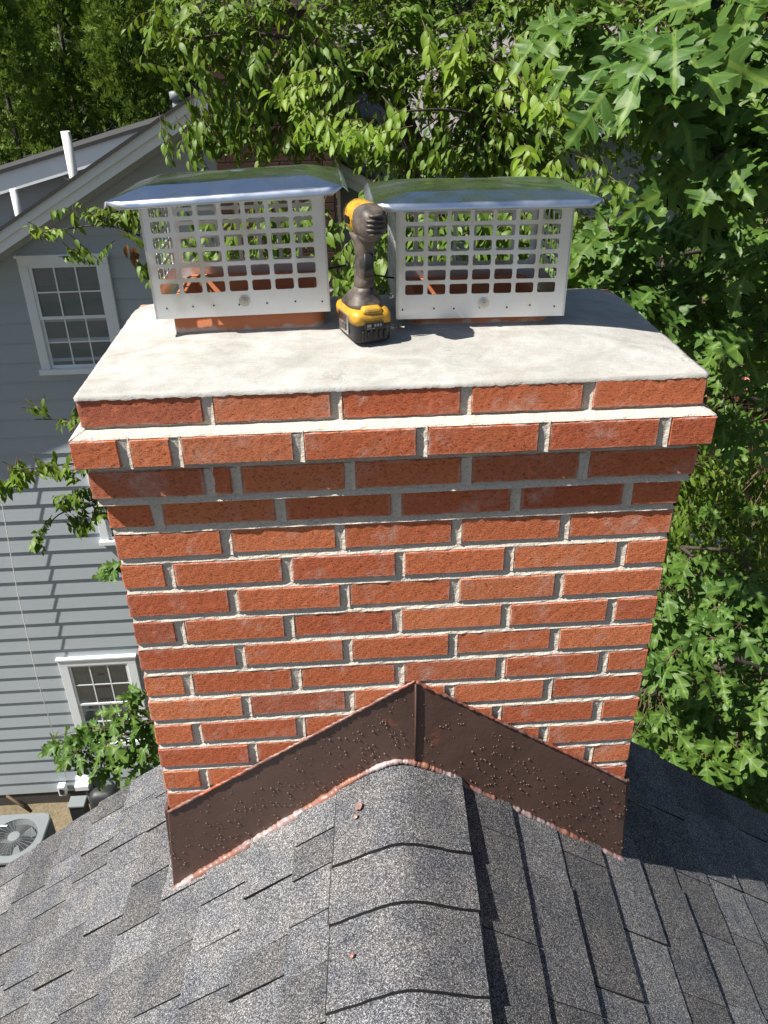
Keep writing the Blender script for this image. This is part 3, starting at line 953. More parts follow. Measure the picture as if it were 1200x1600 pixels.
def perforated(w, h, cols, rows, mx0, mx1, my0, my1, th, fx=.815, fy=.73):
    """perforated sheet in (u, v) with rounded holes; returns V (u, v, t), F"""
    Q = []; Fq = []
    def q(u, v): Q.append((u, v)); return len(Q) - 1
    cw = (w - mx0 - mx1) / cols; ch = (h - my0 - my1) / rows
    walls = []
    for i in range(cols):
        for j in range(rows):
            u0 = mx0 + i * cw; v0 = my0 + j * ch
            outer = []; inner = []
            hx = cw * fx / 2; hy = ch * fy / 2; cx = u0 + cw / 2; cy = v0 + ch / 2; r_ = min(hx, hy) * .38
            loop = rrect(cx, cy, hx, hy, r_, 3)
            for (x, y) in loop:
                inner.append(q(x, y))
                # matching point on the cell rectangle
                dx, dy = x - cx, y - cy
                s = min(cw / 2 / abs(dx) if abs(dx) > 1e-9 else 9e9, ch / 2 / abs(dy) if abs(dy) > 1e-9 else 9e9)
                outer.append((dx * s + cx, dy * s + cy))
            # snap to the cell corners
            for (sx, sy) in ((1, 1), (-1, 1), (-1, -1), (1, -1)):
                ct = (cx + sx * cw / 2, cy + sy * ch / 2)
                b = min(range(len(outer)), key=lambda k: (outer[k][0] - ct[0]) ** 2 + (outer[k][1] - ct[1]) ** 2)
                outer[b] = ct
            oi = [q(*p) for p in outer]; L = len(loop)
            for k in range(L):
                Fq.append((oi[k], oi[(k + 1) % L], inner[(k + 1) % L], inner[k]))
                walls.append((inner[k], inner[(k + 1) % L]))
    def rect(a, b, c, d):
        i = [q(a, c), q(b, c), q(b, d), q(a, d)]; Fq.append(tuple(i))
    rect(0, mx0, 0, h); rect(w - mx1, w, 0, h); rect(mx0, w - mx1, 0, my0); rect(mx0, w - mx1, h - my1, h)
    n = len(Q)
    V = [(u, v, 0) for u, v in Q] + [(u, v, th) for u, v in Q]
    F = [f for f in Fq] + [tuple(reversed([i + n for i in f])) for f in Fq]
    F += [(a, b, b + n, a + n) for a, b in walls]
    c = [q(0, 0), q(w, 0), q(w, h), q(0, h)]
    m_ = len(V)
    V += [(0, 0, 0), (w, 0, 0), (w, h, 0), (0, h, 0), (0, 0, th), (w, 0, th), (w, h, th), (0, h, th)]
    F += [(m_ + a, m_ + (a + 1) % 4, m_ + 4 + (a + 1) % 4, m_ + 4 + a) for a in range(4)]
    return V, F

def hex_bolt(parent, p, d, r_=.0075, mat=None):
    d = Vector(d).normalized(); p = Vector(p); g = Geo()
    g.add(*tube([p, p + d * .0015], r_ * 1.35, 14))
    g.add(*tube([p + d * .0014, p + d * .006], r_ * .85, 6))
    g.add(*tube([p + d * .006, p + d * .010], r_ * .45, 8))
    return g.mk('bolt', mat or M['bolt'], parent)

def chimney_cap(cx, y0, w, dep, zb, zt, tilt, yaw, hz, label, hoodtilt, rise):
    t = thing('chimney_cap', label, 'chimney cap', (cx, y0 + dep / 2, zb), 'metal chimney caps on the crown')
    h = zt - zb; th = .0012
    pw = perforated(w, h, 7, 6, .011, .017, .040, .006, th)
    pd = perforated(dep, h, 6, 6, .012, .012, .040, .006, th, .80)
    def place(name, PV, fn):
        V, F = PV
        return mk(name, [fn(*v) for v in V], F, M['metal'], t, local=True)
    hx, hy = w / 2, dep / 2
    place('front_panel', pw, lambda u, v, q: (u - hx, -hy + q, v))
    place('back_panel', pw, lambda u, v, q: (hx - u, hy - q, v))
    place('side_panel', pd, lambda u, v, q: (-hx + q + .0013, hy - u, v))
    place('side_panel', pd, lambda u, v, q: (hx - q - .0013, u - hy, v))
    # corner returns
    for sx in (-1, 1):
        for sy in (-1, 1):
            V, F = box(*sorted((sx * (hx - .0006), sx * (hx + .0008))), *sorted((sy * (hy - .012), sy * hy)), 0, h)
            mk('corner_flange', V, F, M['metal'], t, local=True)
    # hood: lip, rim, hip, top
    o = .038; g = Geo(); a, b = hx + o, hy + .027
    nX = 14
    rings = [(a, b, 0.0), (a - .055, b - .055, rise), (a - .075, b - .075, rise + .002), (a - .16, max(.012, b - .16), rise + .005)]
    V = []; L = 4 * nX
    for (p_, q_, z) in rings:
        for (sx0, sy0, sx1, sy1) in ((-1, -1, 1, -1), (1, -1, 1, 1), (1, 1, -1, 1), (-1, 1, -1, -1)):
            for k in range(nX):
                f = k / nX
                x = (sx0 + (sx1 - sx0) * f) * p_; y = (sy0 + (sy1 - sy0) * f) * q_
                V.append((x, y - .013, hz - zb + z + 0.0012 * hnoise(x * 22, y * 25, cx * 9)))
    F = []
    for i in range(len(rings) - 1):
        for k in range(L):
            F.append((i * L + k, i * L + (k + 1) % L, (i + 1) * L + (k + 1) % L, (i + 1) * L + k))
    F.append(tuple((len(rings) - 1) * L + k for k in range(L)))
    g.add(V, F)
    hood = mk('hood', g.V, g.F, M['hood'], t, local=True)
    hood.rotation_euler = hoodtilt
    md = hood.modifiers.new('solid', 'SOLIDIFY'); md.thickness = .0008; md.offset = -1
    # turned-down lips, mitred at the corners
    zz = hz - zb
    for (A, B, nx, ny) in (((-a, -b), (a, -b), 0, -1), ((a, -b), (a, b), 1, 0), ((a, b), (-a, b), 0, 1), ((-a, b), (-a, -b), -1, 0)):
        V = []; F = []; n = 16
        A = Vector(A) + Vector((0, -.013)); B = Vector(B) + Vector((0, -.013)); d = (B - A).normalized()
        for k in range(n + 1):
            f = k / n
            p = A.lerp(B, f)
            q = (A + d * .018).lerp(B - d * .018, f)
            wv = .0004 * hnoise(k * .5, cx * 7 + nx, ny + 2)
            V.append((p.x, p.y, zz + wv)); V.append((p.x + nx * .002, p.y + ny * .002, zz - .0015 + wv))
            V.append((q.x + nx * (.010 + wv), q.y + ny * (.010 + wv), zz - .0125 + wv))
        for k in range(n):
            i = k * 3
            F += [(i, i + 1, i + 4, i + 3), (i + 1, i + 2, i + 5, i + 4)]
        lp_ = mk('lip', V, F, M['lip'], t, True, local=True); lp_.rotation_euler = hoodtilt
        md = lp_.modifiers.new('solid', 'SOLIDIFY'); md.thickness = .0009
    L0 = wloc(t)
    hex_bolt(t, L0 + Vector((0.004, -hy, .026)), (0, -1, 0))
    for s in (-1, 1):
        hex_bolt(t, L0 + Vector((s * hx, -hy + .05, .026)), (s, 0, 0), .005)
    # small punched dimples
    for q in range(7):
        u = -hx + .016 + q * (w - .034) / 6 + random.uniform(-.006, .006)
        p = L0 + Vector((u, -hy - .0002, .018 + random.uniform(-.001, .003)))
        V, F = tube([p, p + Vector((0, -.0008, 0))], .0016, 8)
        mk('rivet', V, F, M['dark_metal'], t, True)
    t.rotation_euler = (0, tilt, yaw)
    return t
capL = chimney_cap(-0.259, 0.215, 0.308, 0.252, 0.316, 0.517, R(-0.6), R(0.8), 0.5215, 'left metal chimney cap, its bent hood tilted, raised on an exposed terracotta rim', (R(-1.8), R(-1.6), 0), .0145)
capR = chimney_cap(0.1685, 0.200, 0.303, 0.252, 0.302, 0.497, R(0.5), R(-0.5), 0.5015, 'right metal chimney cap, sitting low on the crown with a level hood reflecting green trees', (R(-1.8), R(-.3), 0), .0105)
for (t, sgn, zz) in ((capL, 1, .047), (capR, -1, .045)):
    w = .154 if t is capL else .1515
    p = Vector((sgn * w, -.02, zz))
    g = Geo(); e = p + Vector((sgn * .036, -.004, .010 * (1 if sgn > 0 else 1)))
    g.add(*tube([p - Vector((sgn * .02, 0, 0)), e], .0017, 8))
    mk('long_screw', g.V, g.F, M['dark_metal'], t, True, local=True)
    V, F = tube([e, e + Vector((sgn * .003, 0, .001))], .0036, 10)
    mk('screw_head', V, F, M['bolt'], t, True, local=True)

# ------------------------------------------------------------------ cordless impact driver
def drill():
    base = (-0.042, 0.168, 0.2868)
    t = thing('impact_driver', 'dirty yellow and black cordless impact driver standing on its battery between the caps', 'impact driver', base)
    X = lambda r_: Vector((r_, 0, 0)); Y = lambda r_: Vector((0, r_, 0)); Z = lambda r_: Vector((0, 0, r_))
    def lz(name, secs, mat, e=4.5, seg=28, sm=True):
        V, F = loft([((cx, cy, z), X(rx), Y(ry), ee) for (cx, cy, z, rx, ry, ee) in secs], seg)
        return mk(name, V, F, mat, t, sm, local=True)
    # battery
    lz('battery', [(0, .012, 0, .031, .052, 6), (0, .012, .003, .0345, .056, 6), (0, .012, .030, .0355, .057, 6), (0, .012, .033, .0350, .0565, 6)], M['battery'])
    g = Geo()
    for k in range(5):
        x = -.020 + k * .010
        g.box(x - .0022, x + .0022, -.0475, -.043, .006, .022)
    bevel(g.mk('battery_rib', M['battery'], t, local=True), .0008, 1)
    lz('battery_cover', [(0, .013, .0325, .0362, .0575, 6), (0, .013, .046, .0362, .0575, 6), (0, .015, .053, .034, .054, 5), (0, .017, .0555, .030, .050, 4)], M['yellow'])
    g = Geo(); g.box(-.017, .017, -.0478, -.043, .0245, .0365); bevel(g.mk('label_plate', M['battery'], t, local=True), .001, 2)
    g = Geo()
    for k, x in enumerate((-.013, -.0095, .0, .005, .010)):
        g.box(x, x + .0022 + (.001 if k < 2 else 0), -.0484, -.0475, .029, .0335)
        if k >= 2: g.box(x - .0008, x + .0032, -.0484, -.0476, .0308, .0316)
    g.box(-.014, .0, -.0484, -.0476, .0262, .0271)
    g.mk('label_marks', M['mark'], t, local=True)
    # side clip and grime on the battery slide
    g = Geo(); g.box(-.0385, -.0345, -.015, .035, .010, .044); bevel(g.mk('belt_clip', M['bolt'], t, local=True), .0015, 2)
    g = Geo(); g.box(-.0400, -.0380, -.008, .026, .016, .028); g.mk('clip_pad', M['rubber'], t, local=True)
    # release latch
    lz('latch', [(0, -.030, .0505, .0185, .013, 5), (0, -.029, .0575, .0175, .012, 5), (0, -.026, .0610, .014, .009, 4)], M['yellow'])
    g = Geo(); g.box(-.011, .011, -.0435, -.0405, .0525, .0570); bevel(g.mk('latch_slot', M['rubber'], t, local=True), .0008, 1)
    g = Geo(); g.box(-.0105, .0105, -.0440, -.0432, .0535, .0560); bevel(g.mk('latch_button', M['yellow'], t, local=True), .0006, 1)
    # foot of the handle
    lz('foot', [(0, .014, .054, .0315, .046, 3.6), (0, .013, .062, .030, .040, 3.0), (0, .010, .072, .0255, .031, 2.6), (0, .006, .080, .0200, .0245, 2.3), (0, .003, .088, .0168, .0215, 2.2)], M['rubber'])
    # grip
    lz('grip', [(0, .003, .082, .0165, .021, 2.3), (0, .002, .095, .0160, .0205, 2.3), (0, .001, .101, .0163, .0208, 2.3), (0, .001, .103, .0154, .0198, 2.3), (0, .000, .106, .0162, .0206, 2.3),
                (0, -.002, .125, .0150, .0200, 2.3), (0, -.004, .145, .0150, .0205, 2.3), (0, -.004, .160, .0165, .0225, 2.3), (0, -.003, .170, .0200, .025, 2.4), (0, -.001, .178, .0225, .027, 2.4)], M['rubber'], seg=30)
    V, F = loft([((0, -.0245, .108), X(.0085), Y(.0015), 4), ((0, -.0262, .125), X(.0085), Y(.0015), 4), ((0, -.0258, .148), X(.0080), Y(.0015), 4)], 12)
    mk('grip_inlay', V, F, M['battery'], t, True, local=True)
    V, F = loft([((0, .018, .150), X(.006), Y(.004), 3), ((0, .030, .158), X(.0065), Y(.006), 3), ((0, .028, .172), X(.006), Y(.005), 3)], 12)
    mk('trigger', V, F, M['battery'], t, True, local=True)
    # head, along y
    zc = .2030
    def ly(name, secs, mat, seg=30):
        V, F = loft([((cx, y, zc + (cz - zc) * .84), X(rx * .84), Z(rz * .86), ee) for (y, cx, cz, rx, rz, ee) in secs], seg)
        return mk(name, V, F, mat, t, True, local=True)
    ly('head', [(-.034, 0, zc, .0265, .0270, 2.6), (-.030, 0, zc, .0298, .0305, 2.5), (-.012, 0, zc, .0308, .0312, 2.4), (.004, 0, zc, .0305, .0308, 2.3), (.028, 0, zc, .0290, .0295, 2.2), (.034, 0, zc, .0265, .027, 2)], M['yellow'])
    ly('rear_cap', [(-.066, 0, zc - .004, .0120, .0150, 2.6), (-.063, 0, zc - .004, .0185, .0215, 2.8), (-.055, 0, zc - .003, .0240, .0270, 2.8), (-.042, 0, zc - .002, .0275, .0300, 2.7), (-.031, 0, zc, .0302, .0312, 2.6), (-.022, 0, zc - .001, .0306, .0308, 2.5)], M['rubber'])
    g = Geo()
    for k in range(5):
        z = zc + .012 - k * .0072; w = .0165 if k in (1, 2, 3) else .012
        g.add(*loft([((-w, -.0600, z), Y(.0045), Z(.0016), 2), ((-w * .6, -.0655, z), Y(.0045), Z(.0027), 2), ((w * .6, -.0655, z), Y(.0045), Z(.0027), 2), ((w, -.0600, z), Y(.0045), Z(.0016), 2)], 10))
    mk('cap_rib', g.V, g.F, M['rubber'], t, True, local=True)
    ly('chin', [(-.056, 0, zc - .026, .012, .008, 2.4), (-.035, 0, zc - .029, .0215, .0120, 2.4), (-.005, 0, zc - .030, .0215, .012, 2.4), (.020, 0, zc - .027, .014, .008, 2.4)], M['rubber'])
    ly('nose', [(.033, 0, zc, .0265, .0265, 2), (.050, 0, zc, .0225, .0225, 2), (.062, 0, zc, .018, .018, 2)], M['rubber'])
    ly('collet', [(.061, 0, zc, .009, .009, 2), (.078, 0, zc, .0085, .0085, 2)], M['dark_metal'])
    g = Geo()
    for k in range(3):
        g.box(-.0318, -.0295, -.020 + k * .008, -.016 + k * .008, zc - .006, zc + .006)
    g.mk('vent_slot', M['battery'], t, local=True)
    t.rotation_euler = (0, 0, R(17))
    t.scale = (1.0, 1.0, 0.985)
drill()

# ------------------------------------------------------------------ neighbouring house
NY = 8.0
nb = thing('neighbour_house', 'grey clapboard house to the left with white trim gable end', 'house', (-3.8, NY, GZ))
AX, AZ, NP = -1.20, 0.40, 0.56          # apex and pitch
NYF = NY - 0.365
EXP = 0.2285; XL = -7.2; XRt = 0.25
def gable_z(x): return AZ - 0.14 - NP * abs(x - AX)
k = 0; z = -9.22
seams = {}
nboards = 0
while z < gable_z(AX):
    zt = z + EXP
    g = Geo()
    # x-range under the gable at the board's bottom and top
    def xr(zz):
        half = (AZ - 0.14 - zz) / NP
        return max(XL, AX - half), min(XRt, AX + half)
    a0, a1 = xr(z); b0, b1 = xr(min(zt, gable_z(AX)))
    seam = -4.6 + (k * 1.37 % 3.1) if k % 2 else None
    for (p0, p1, q0, q1) in ([(a0, a1, b0, b1)] ):
        th = .020
        V = [(p0, NY - th, z), (p1, NY - th, z), (q1, NY - .002, zt), (q0, NY - .002, zt), (p0, NY, z), (p1, NY, z)]
        F = [(0, 1, 2, 3), (4, 5, 1, 0)]
        g.add(V, F)
    g.mk('clapboard', M['siding'], nb)
    z = zt; k += 1
# solid wall behind the boards
g = Geo()
V = [(XL, NY + .001, gable_z(XL)), (AX, NY + .001, AZ - .14), (XRt, NY + .001, gable_z(XRt)), (XRt, NY + .001, GZ), (XL, NY + .001, GZ)]
V += [(x, NY + 5.0, z) for x, y, z in V]
g.add(V, [(0, 4, 3, 2, 1), (5, 6, 7, 8, 9), (2, 3, 8, 7), (0, 5, 9, 4)])
g.mk('wall', M['siding'], nb)
g = Geo(); g.box(XL, XRt, NY - .004, NY + .0, GZ, -9.222); g.mk('foundation', mat_plain('foundation_shadow_tone', (0.07, 0.065, 0.055), 0.9, 0, .3, 5), nb)  # dark base colour paints in the shadow lying on the foundation
# roof: slabs with shingle edge, white rake boards (two steps) and soffit
g = Geo(); gs = Geo(); gr = Geo(); gi = Geo()
for (xe, s) in ((XL - .3, -1), (XRt + .15, 1)):
    ze = AZ - NP * abs(xe - AX)
    def P(x, dz, y): return (x, y, AZ - NP * abs(x - AX) + dz)
    g.add([P(AX, .02, NYF - .03), P(xe, .02, NYF - .03), P(xe, .02, NY + 5.1), P(AX, .02, NY + 5.1), P(AX, -.012, NYF - .03), P(xe, -.012, NYF - .03), P(xe, -.012, NY + 5.1), P(AX, -.012, NY + 5.1)],
          [(0, 1, 2, 3), (7, 6, 5, 4), (0, 4, 5, 1), (1, 5, 6, 2)])
    def board(G, d0, d1, y0, y1):
        G.add([P(AX, d0, y0), P(xe, d0, y0), P(xe, d1, y0), P(AX, d1, y0), P(AX, d0, y1), P(xe, d0, y1), P(xe, d1, y1), P(AX, d1, y1)],
              [(0, 1, 2, 3), (7, 6, 5, 4), (0, 4, 5, 1), (1, 5, 6, 2), (2, 6, 7, 3)])
    board(gr, -.014, -.105, NYF, NYF + .03)
    board(gr, -.106, -.205, NYF + .028, NYF + .055)
    board(gs, -.150, -.165, NYF + .050, NY + .0)
    board(gi, -.150, -.270, NY - .045, NY - .018)
g.mk('roof', M['roofdark'], nb); gr.mk('rake_board', M['white'], nb); gs.mk('soffit', M['white'], nb); gi.mk('frieze_board', M['siding'], nb)

def window(parent, x0, x1, z0, z1, cw, style, mull=3):
    """double hung window; x0..x1, z0..z1 are the outside of the casing"""
    w = thing('window'); w.parent = parent; w.location = Vector(((x0 + x1) / 2, NY, z0)) - wloc(parent)
    yf = NY - .060
    g = Geo(); g.box(x0, x1, yf, NY - .01, z1 - cw, z1); g.box(x0 - .02, x1 + .02, yf - .015, NY - .01, z1 - .018, z1 + .012)
    g.box(x0, x0 + cw, yf + .001, NY - .01, z0 + cw * .6, z1 - cw - .001); g.box(x1 - cw, x1, yf + .001, NY - .01, z0 + cw * .6, z1 - cw - .001)
    bevel(g.mk('casing', M['white'], w), .003, 1)
    g = Geo(); g.box(x0 - .025, x1 + .025, yf - .03, NY - .01, z0, z0 + cw * .6 - .001); bevel(g.mk('sill', M['white'], w), .004, 1)
    ix0, ix1, iz0, iz1 = x0 + cw, x1 - cw, z0 + cw * .6, z1 - cw
    zm = (iz0 + iz1) / 2; sw = .035
    for (a, b, y) in ((iz0, zm + .012, yf + .030), (zm - .012, iz1, yf + .012)):
        g = Geo(); f = sw
        g.box(ix0, ix1, y, y + .018, b - f * .8, b); g.box(ix0, ix1, y, y + .018, a, a + f)
        g.box(ix0, ix0 + f, y + .001, y + .017, a + f, b - f * .8); g.box(ix1 - f, ix1, y + .001, y + .017, a + f, b - f * .8)
        bevel(g.mk('sash', M['white'], w), .002, 1)
        g = Geo(); wx = (ix1 - ix0 - 2 * f) / mull; m_ = .008
        for q in range(1, mull): g.box(ix0 + f + wx * q - m_, ix0 + f + wx * q + m_, y + .006, y + .012, a + f, b - f * .8)
        zc = (a + f + b - f * .8) / 2
        g.box(ix0 + f, ix1 - f, y + .0065, y + .0115, zc - m_, zc + m_)
        g.mk('muntin', M['white'], w)
        V = [(ix0 + f, y + .013, a + f), (ix1 - f, y + .013, a + f), (ix1 - f, y + .013, b - f * .8), (ix0 + f, y + .013, b - f * .8)]
        mk('pane', V, [(0, 1, 2, 3)], M['glass'], w)
    # what hangs behind the glass
    yb = NY - .006
    if style == 'blind':
        for (a, b) in ((iz0, iz1),):
            g = Geo(); n = int((b - a) / .028)
            for q in range(n):
                zz = a + (b - a) * q / n
                g.add([(ix0, yb - .004, zz), (ix1, yb - .004, zz), (ix1, yb + .001, zz + .026), (ix0, yb + .001, zz + .026)], [(0, 1, 2, 3)])
            tag(g.mk('blind_slats', M['blind'], w), kind='stuff')
    else:
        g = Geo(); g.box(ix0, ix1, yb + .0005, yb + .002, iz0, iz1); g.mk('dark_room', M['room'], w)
        for s in (-1, 1):
            V = []; F = []; n = 18; m_ = 8
            for j in range(m_ + 1):
                f = j / m_; z_ = iz1 - (iz1 - iz0) * .95 * f
                wid = (ix1 - ix0) * (.50 - .26 * math.sin(f * math.pi * .5))
                for i in range(n + 1):
                    x = (ix0 if s < 0 else ix1) - s * wid * i / n
                    V.append((x, yb - .006 + .004 * math.sin(i * 1.9), z_))
            for j in range(m_):
                for i in range(n):
                    a = j * (n + 1) + i; F.append((a, a + 1, a + n + 2, a + n + 1))
            mk('curtain', V, F, M['curtain'], w, True)
    return w
window(nb, -3.450, -2.500, -2.50, -1.185, .10, 'blind')
window(nb, -4.150, -3.090, -8.28, -6.63, .12, 'curtain')
window(nb, -3.200, -2.250, -4.80, -3.40, .10, 'blind')

# pipes and vents on the neighbour's roof
def pipe(x, y, ztop, r_, label):
    zb = AZ - NP * abs(x - AX)
    t = thing('vent_pipe', label, 'vent pipe', (x, y, zb), 'white vent pipes on the neighbouring roof')
    g = Geo(); V = []; n = 16
    prof = [(r_, zb - .05), (r_, ztop), (r_ * .82, ztop), (r_ * .82, ztop - .1)]
    for (rad, z_) in prof:
        for k in range(n): V.append((x + rad * math.cos(2 * math.pi * k / n), y + rad * math.sin(2 * math.pi * k / n), z_))
    F = [(i * n + k, i * n + (k + 1) % n, (i + 1) * n + (k + 1) % n, (i + 1) * n + k) for i in range(3) for k in range(n)]
    mk('tube', V, F, M['pvc'], t, True)
    V, F = loft([((x, y, zb + .10 * 0 - .0), (r_ * 2.2, 0, -r_ * 1.2), (0, r_ * 2.2, 0), 2), ((x, y, zb + .05), (r_ * 1.15, 0, 0), (0, r_ * 1.15, 0), 2)], 16)
    mk('boot', V, F, M['dark_metal'], t, True)
pipe(-2.985, 9.0, -0.067, 0.052, 'tall white vent pipe rising behind the white rake board, above the window')
pipe(-3.69, 9.0, -0.651, 0.042, 'short white vent pipe near the left edge of the picture')
x = -1.72; y = 9.0; zb = AZ - NP * abs(x - AX)
t = thing('roof_vent', 'small round metal vent cap near the peak of the neighbouring roof', 'roof vent', (x, y, zb))
V, F = tube([(x, y, zb - .03), (x, y, zb + .12)], .055, 16); mk('pipe', V, F, M['ac'], t, True)
V, F = loft([((x, y, zb + .11), (.075, 0, 0), (0, .075, 0), 2), ((x, y, zb + .19), (.078, 0, 0), (0, .078, 0), 2), ((x, y, zb + .20), (.05, 0, 0), (0, .05, 0), 2)], 16); mk('cap', V, F, M['ac'], t, True)

# rear wing beyond
RY = 12.0
rw = thing('rear_house', 'pale sided low gabled house behind the neighbouring roof at far left', 'house', (-4.5, RY, GZ))
zt_ = lambda x: -0.33 + .252 * (x + 2.86)
k = 0; z = -3.0
while z < .2:
    x0 = max(-9.5, -2.86 + (z + .33 + .22) / .252) if False else -9.5
    g = Geo()
    xc = (z + .21 + .33 + .20) / .252 - 2.86          # the board starts where the rake meets it
    xs = max(-9.5, xc)
    if xs < .2:
        g.add([(xs, RY - .016, z), (.3, RY - .016, z), (.3, RY - .002, z + .21), (xs, RY - .002, z + .21), (xs, RY, z), (.3, RY, z)], [(0, 1, 2, 3), (4, 5, 1, 0)])
        g.mk('clapboard', M['siding_rear'], rw)
    z += .21; k += 1
g = Geo()
V = [(-9.5, RY + .001, zt_(-9.5) - .1), (.3, RY + .001, zt_(.3) - .1), (.3, RY + .001, GZ), (-9.5, RY + .001, GZ)]
V += [(x, y + 5, z) for x, y, z in V]
g.add(V, [(0, 3, 2, 1), (4, 5, 6, 7), (1, 2, 6, 5), (0, 4, 7, 3)]); g.mk('wall', M['siding_rear'], rw)
g = Geo()
V = [(-9.8, RY - .32, zt_(-9.8)), (.5, RY - .32, zt_(.5)), (.5, RY - .32, zt_(.5) - .26), (-9.8, RY - .32, zt_(-9.8) - .26)]
V += [(x, RY - .28, z) for x, y, z in V]
g.add(V, [(0, 3, 2, 1), (4, 5, 6, 7), (0, 1, 5, 4), (3, 7, 6, 2)]); g.mk('rake_board', M['white'], rw)
g = Geo()
V = [(-9.8, RY - .36, zt_(-9.8) + .002), (.5, RY - .36, zt_(.5) + .002), (.5, RY + 5.3, zt_(.5) + .002), (-9.8, RY + 5.3, zt_(-9.8) + .002)]
V += [(x, y, z + .05) for x, y, z in V]
g.add(V, [(0, 3, 2, 1), (4, 5, 6, 7), (0, 1, 5, 4), (1, 2, 6, 5), (2, 3, 7, 6), (3, 0, 4, 7)]); g.mk('roof', M['roofdark'], rw)

# brown brick stack on the neighbour's gable
nc = thing('brown_chimney', 'broad dark brown brick chimney half hidden behind the cherry leaves', 'chimney', (-.6, 7.6, GZ))
cx0, cx1, cy0, cy1, cz1 = -1.165, 0.02, 7.35, 8.25, 1.0
g = Geo(); g.box(cx0 + .008, cx1 - .008, cy0 + .008, cy1, GZ, cz1 - .002); g.mk('mortar', M['dkmortar'], nc)
bl = .205; bh = .078
bme = []
for v in range(3):
    save = M['brick']; M['brick'] = M['dkbrick']; bme.append(brick_mesh(.192, .09, .066, 500 + v, .002)); bme[-1].materials[0] = M['dkbrick']; M['brick'] = save
half = brick_mesh(.092, .09, .066, 777, .002); half.materials[0] = M['dkbrick']
q = 0; zz = cz1 - .035; nbk = 0
while nbk < 285 and zz > -4:
    xs = cx0 + (.048 if q % 2 else .098)
    if q % 2: inst('brick', half, nc, (cx0 + .048, cy0 + .045, zz)); xs = cx0 + .048 + .150; nbk += 1
    while xs + .096 < cx1 + .02:
        inst('brick', random.choice(bme), nc, (xs, cy0 + .045 + random.uniform(-.002, .002), zz)); nbk += 1
        xs += bl
    if not q % 2 and cx1 - (xs - .098) > .08: inst('brick', half, nc, (xs - .05, cy0 + .045, zz)); nbk += 1
    zz -= bh; q += 1
g = Geo(); g.box(cx0 - .03, cx1 + .03, cy0 - .03, cy1 + .03, cz1, cz1 + .09); g.mk('cap_slab', M['dkmortar'], nc)

# farther house seen in scraps between the leaves
fh = thing('far_house', 'light grey sided house with a grey roof glimpsed behind the cherry tree', 'house', (3.0, 15, GZ))
FY = 15.0
z = -4.2
while z < -.62:
    g = Geo(); g.add([(-.6, FY - .02, z), (6.6, FY - .02, z), (6.6, FY - .002, z + .2), (-.6, FY - .002, z + .2), (-.6, FY, z), (6.6, FY, z)], [(0, 1, 2, 3), (4, 5, 1, 0)])
    g.mk('clapboard', M['siding_rear'], fh); z += .2
g = Geo(); g.box(-.6, 6.6, FY + .001, FY + 6, GZ, -.6); g.mk('wall', M['siding_rear'], fh)
g = Geo()
V = [(-.9, FY - .5, -.62), (6.9, FY - .5, -.62), (6.9, FY + 3, 1.0), (-.9, FY + 3, 1.0), (-.9, FY + 6.4, -.6), (6.9, FY + 6.4, -.6)]
V2 = [(x, y, z + .06) for x, y, z in V]
g.add(V + V2, [(0, 3, 2, 1), (3, 4, 5, 2), (6, 7, 8, 9), (9, 8, 11, 10), (0, 1, 7, 6), (1, 2, 8, 7), (0, 6, 9, 3)])
g.mk('roof', M['roofgrey'], fh)
g = Geo(); g.box(-.9, 6.9, FY - .54, FY - .505, -.78, -.56); g.mk('gutter', M['white'], fh)

# wire hanging along the clapboards
w0 = at(0, 770, 1, NY - .12); w1 = at(58, 1060, 1, NY - .12); w2 = at(104, 1215, 1, NY - .12)
wt = Vector(w0) + (Vector(w0) - Vector(w1)) * .9
P = [wt, Vector(w0), Vector(w0).lerp(Vector(w1), .5) + Vector((-.03, 0, 0)), Vector(w1), Vector(w2)]
V, F = tube(P, .006, 6)
tag(mk('wire', V, F, M['pvc'], smooth=True), 'thin pale wire hanging down in front of the sunlit clapboards', 'wire')

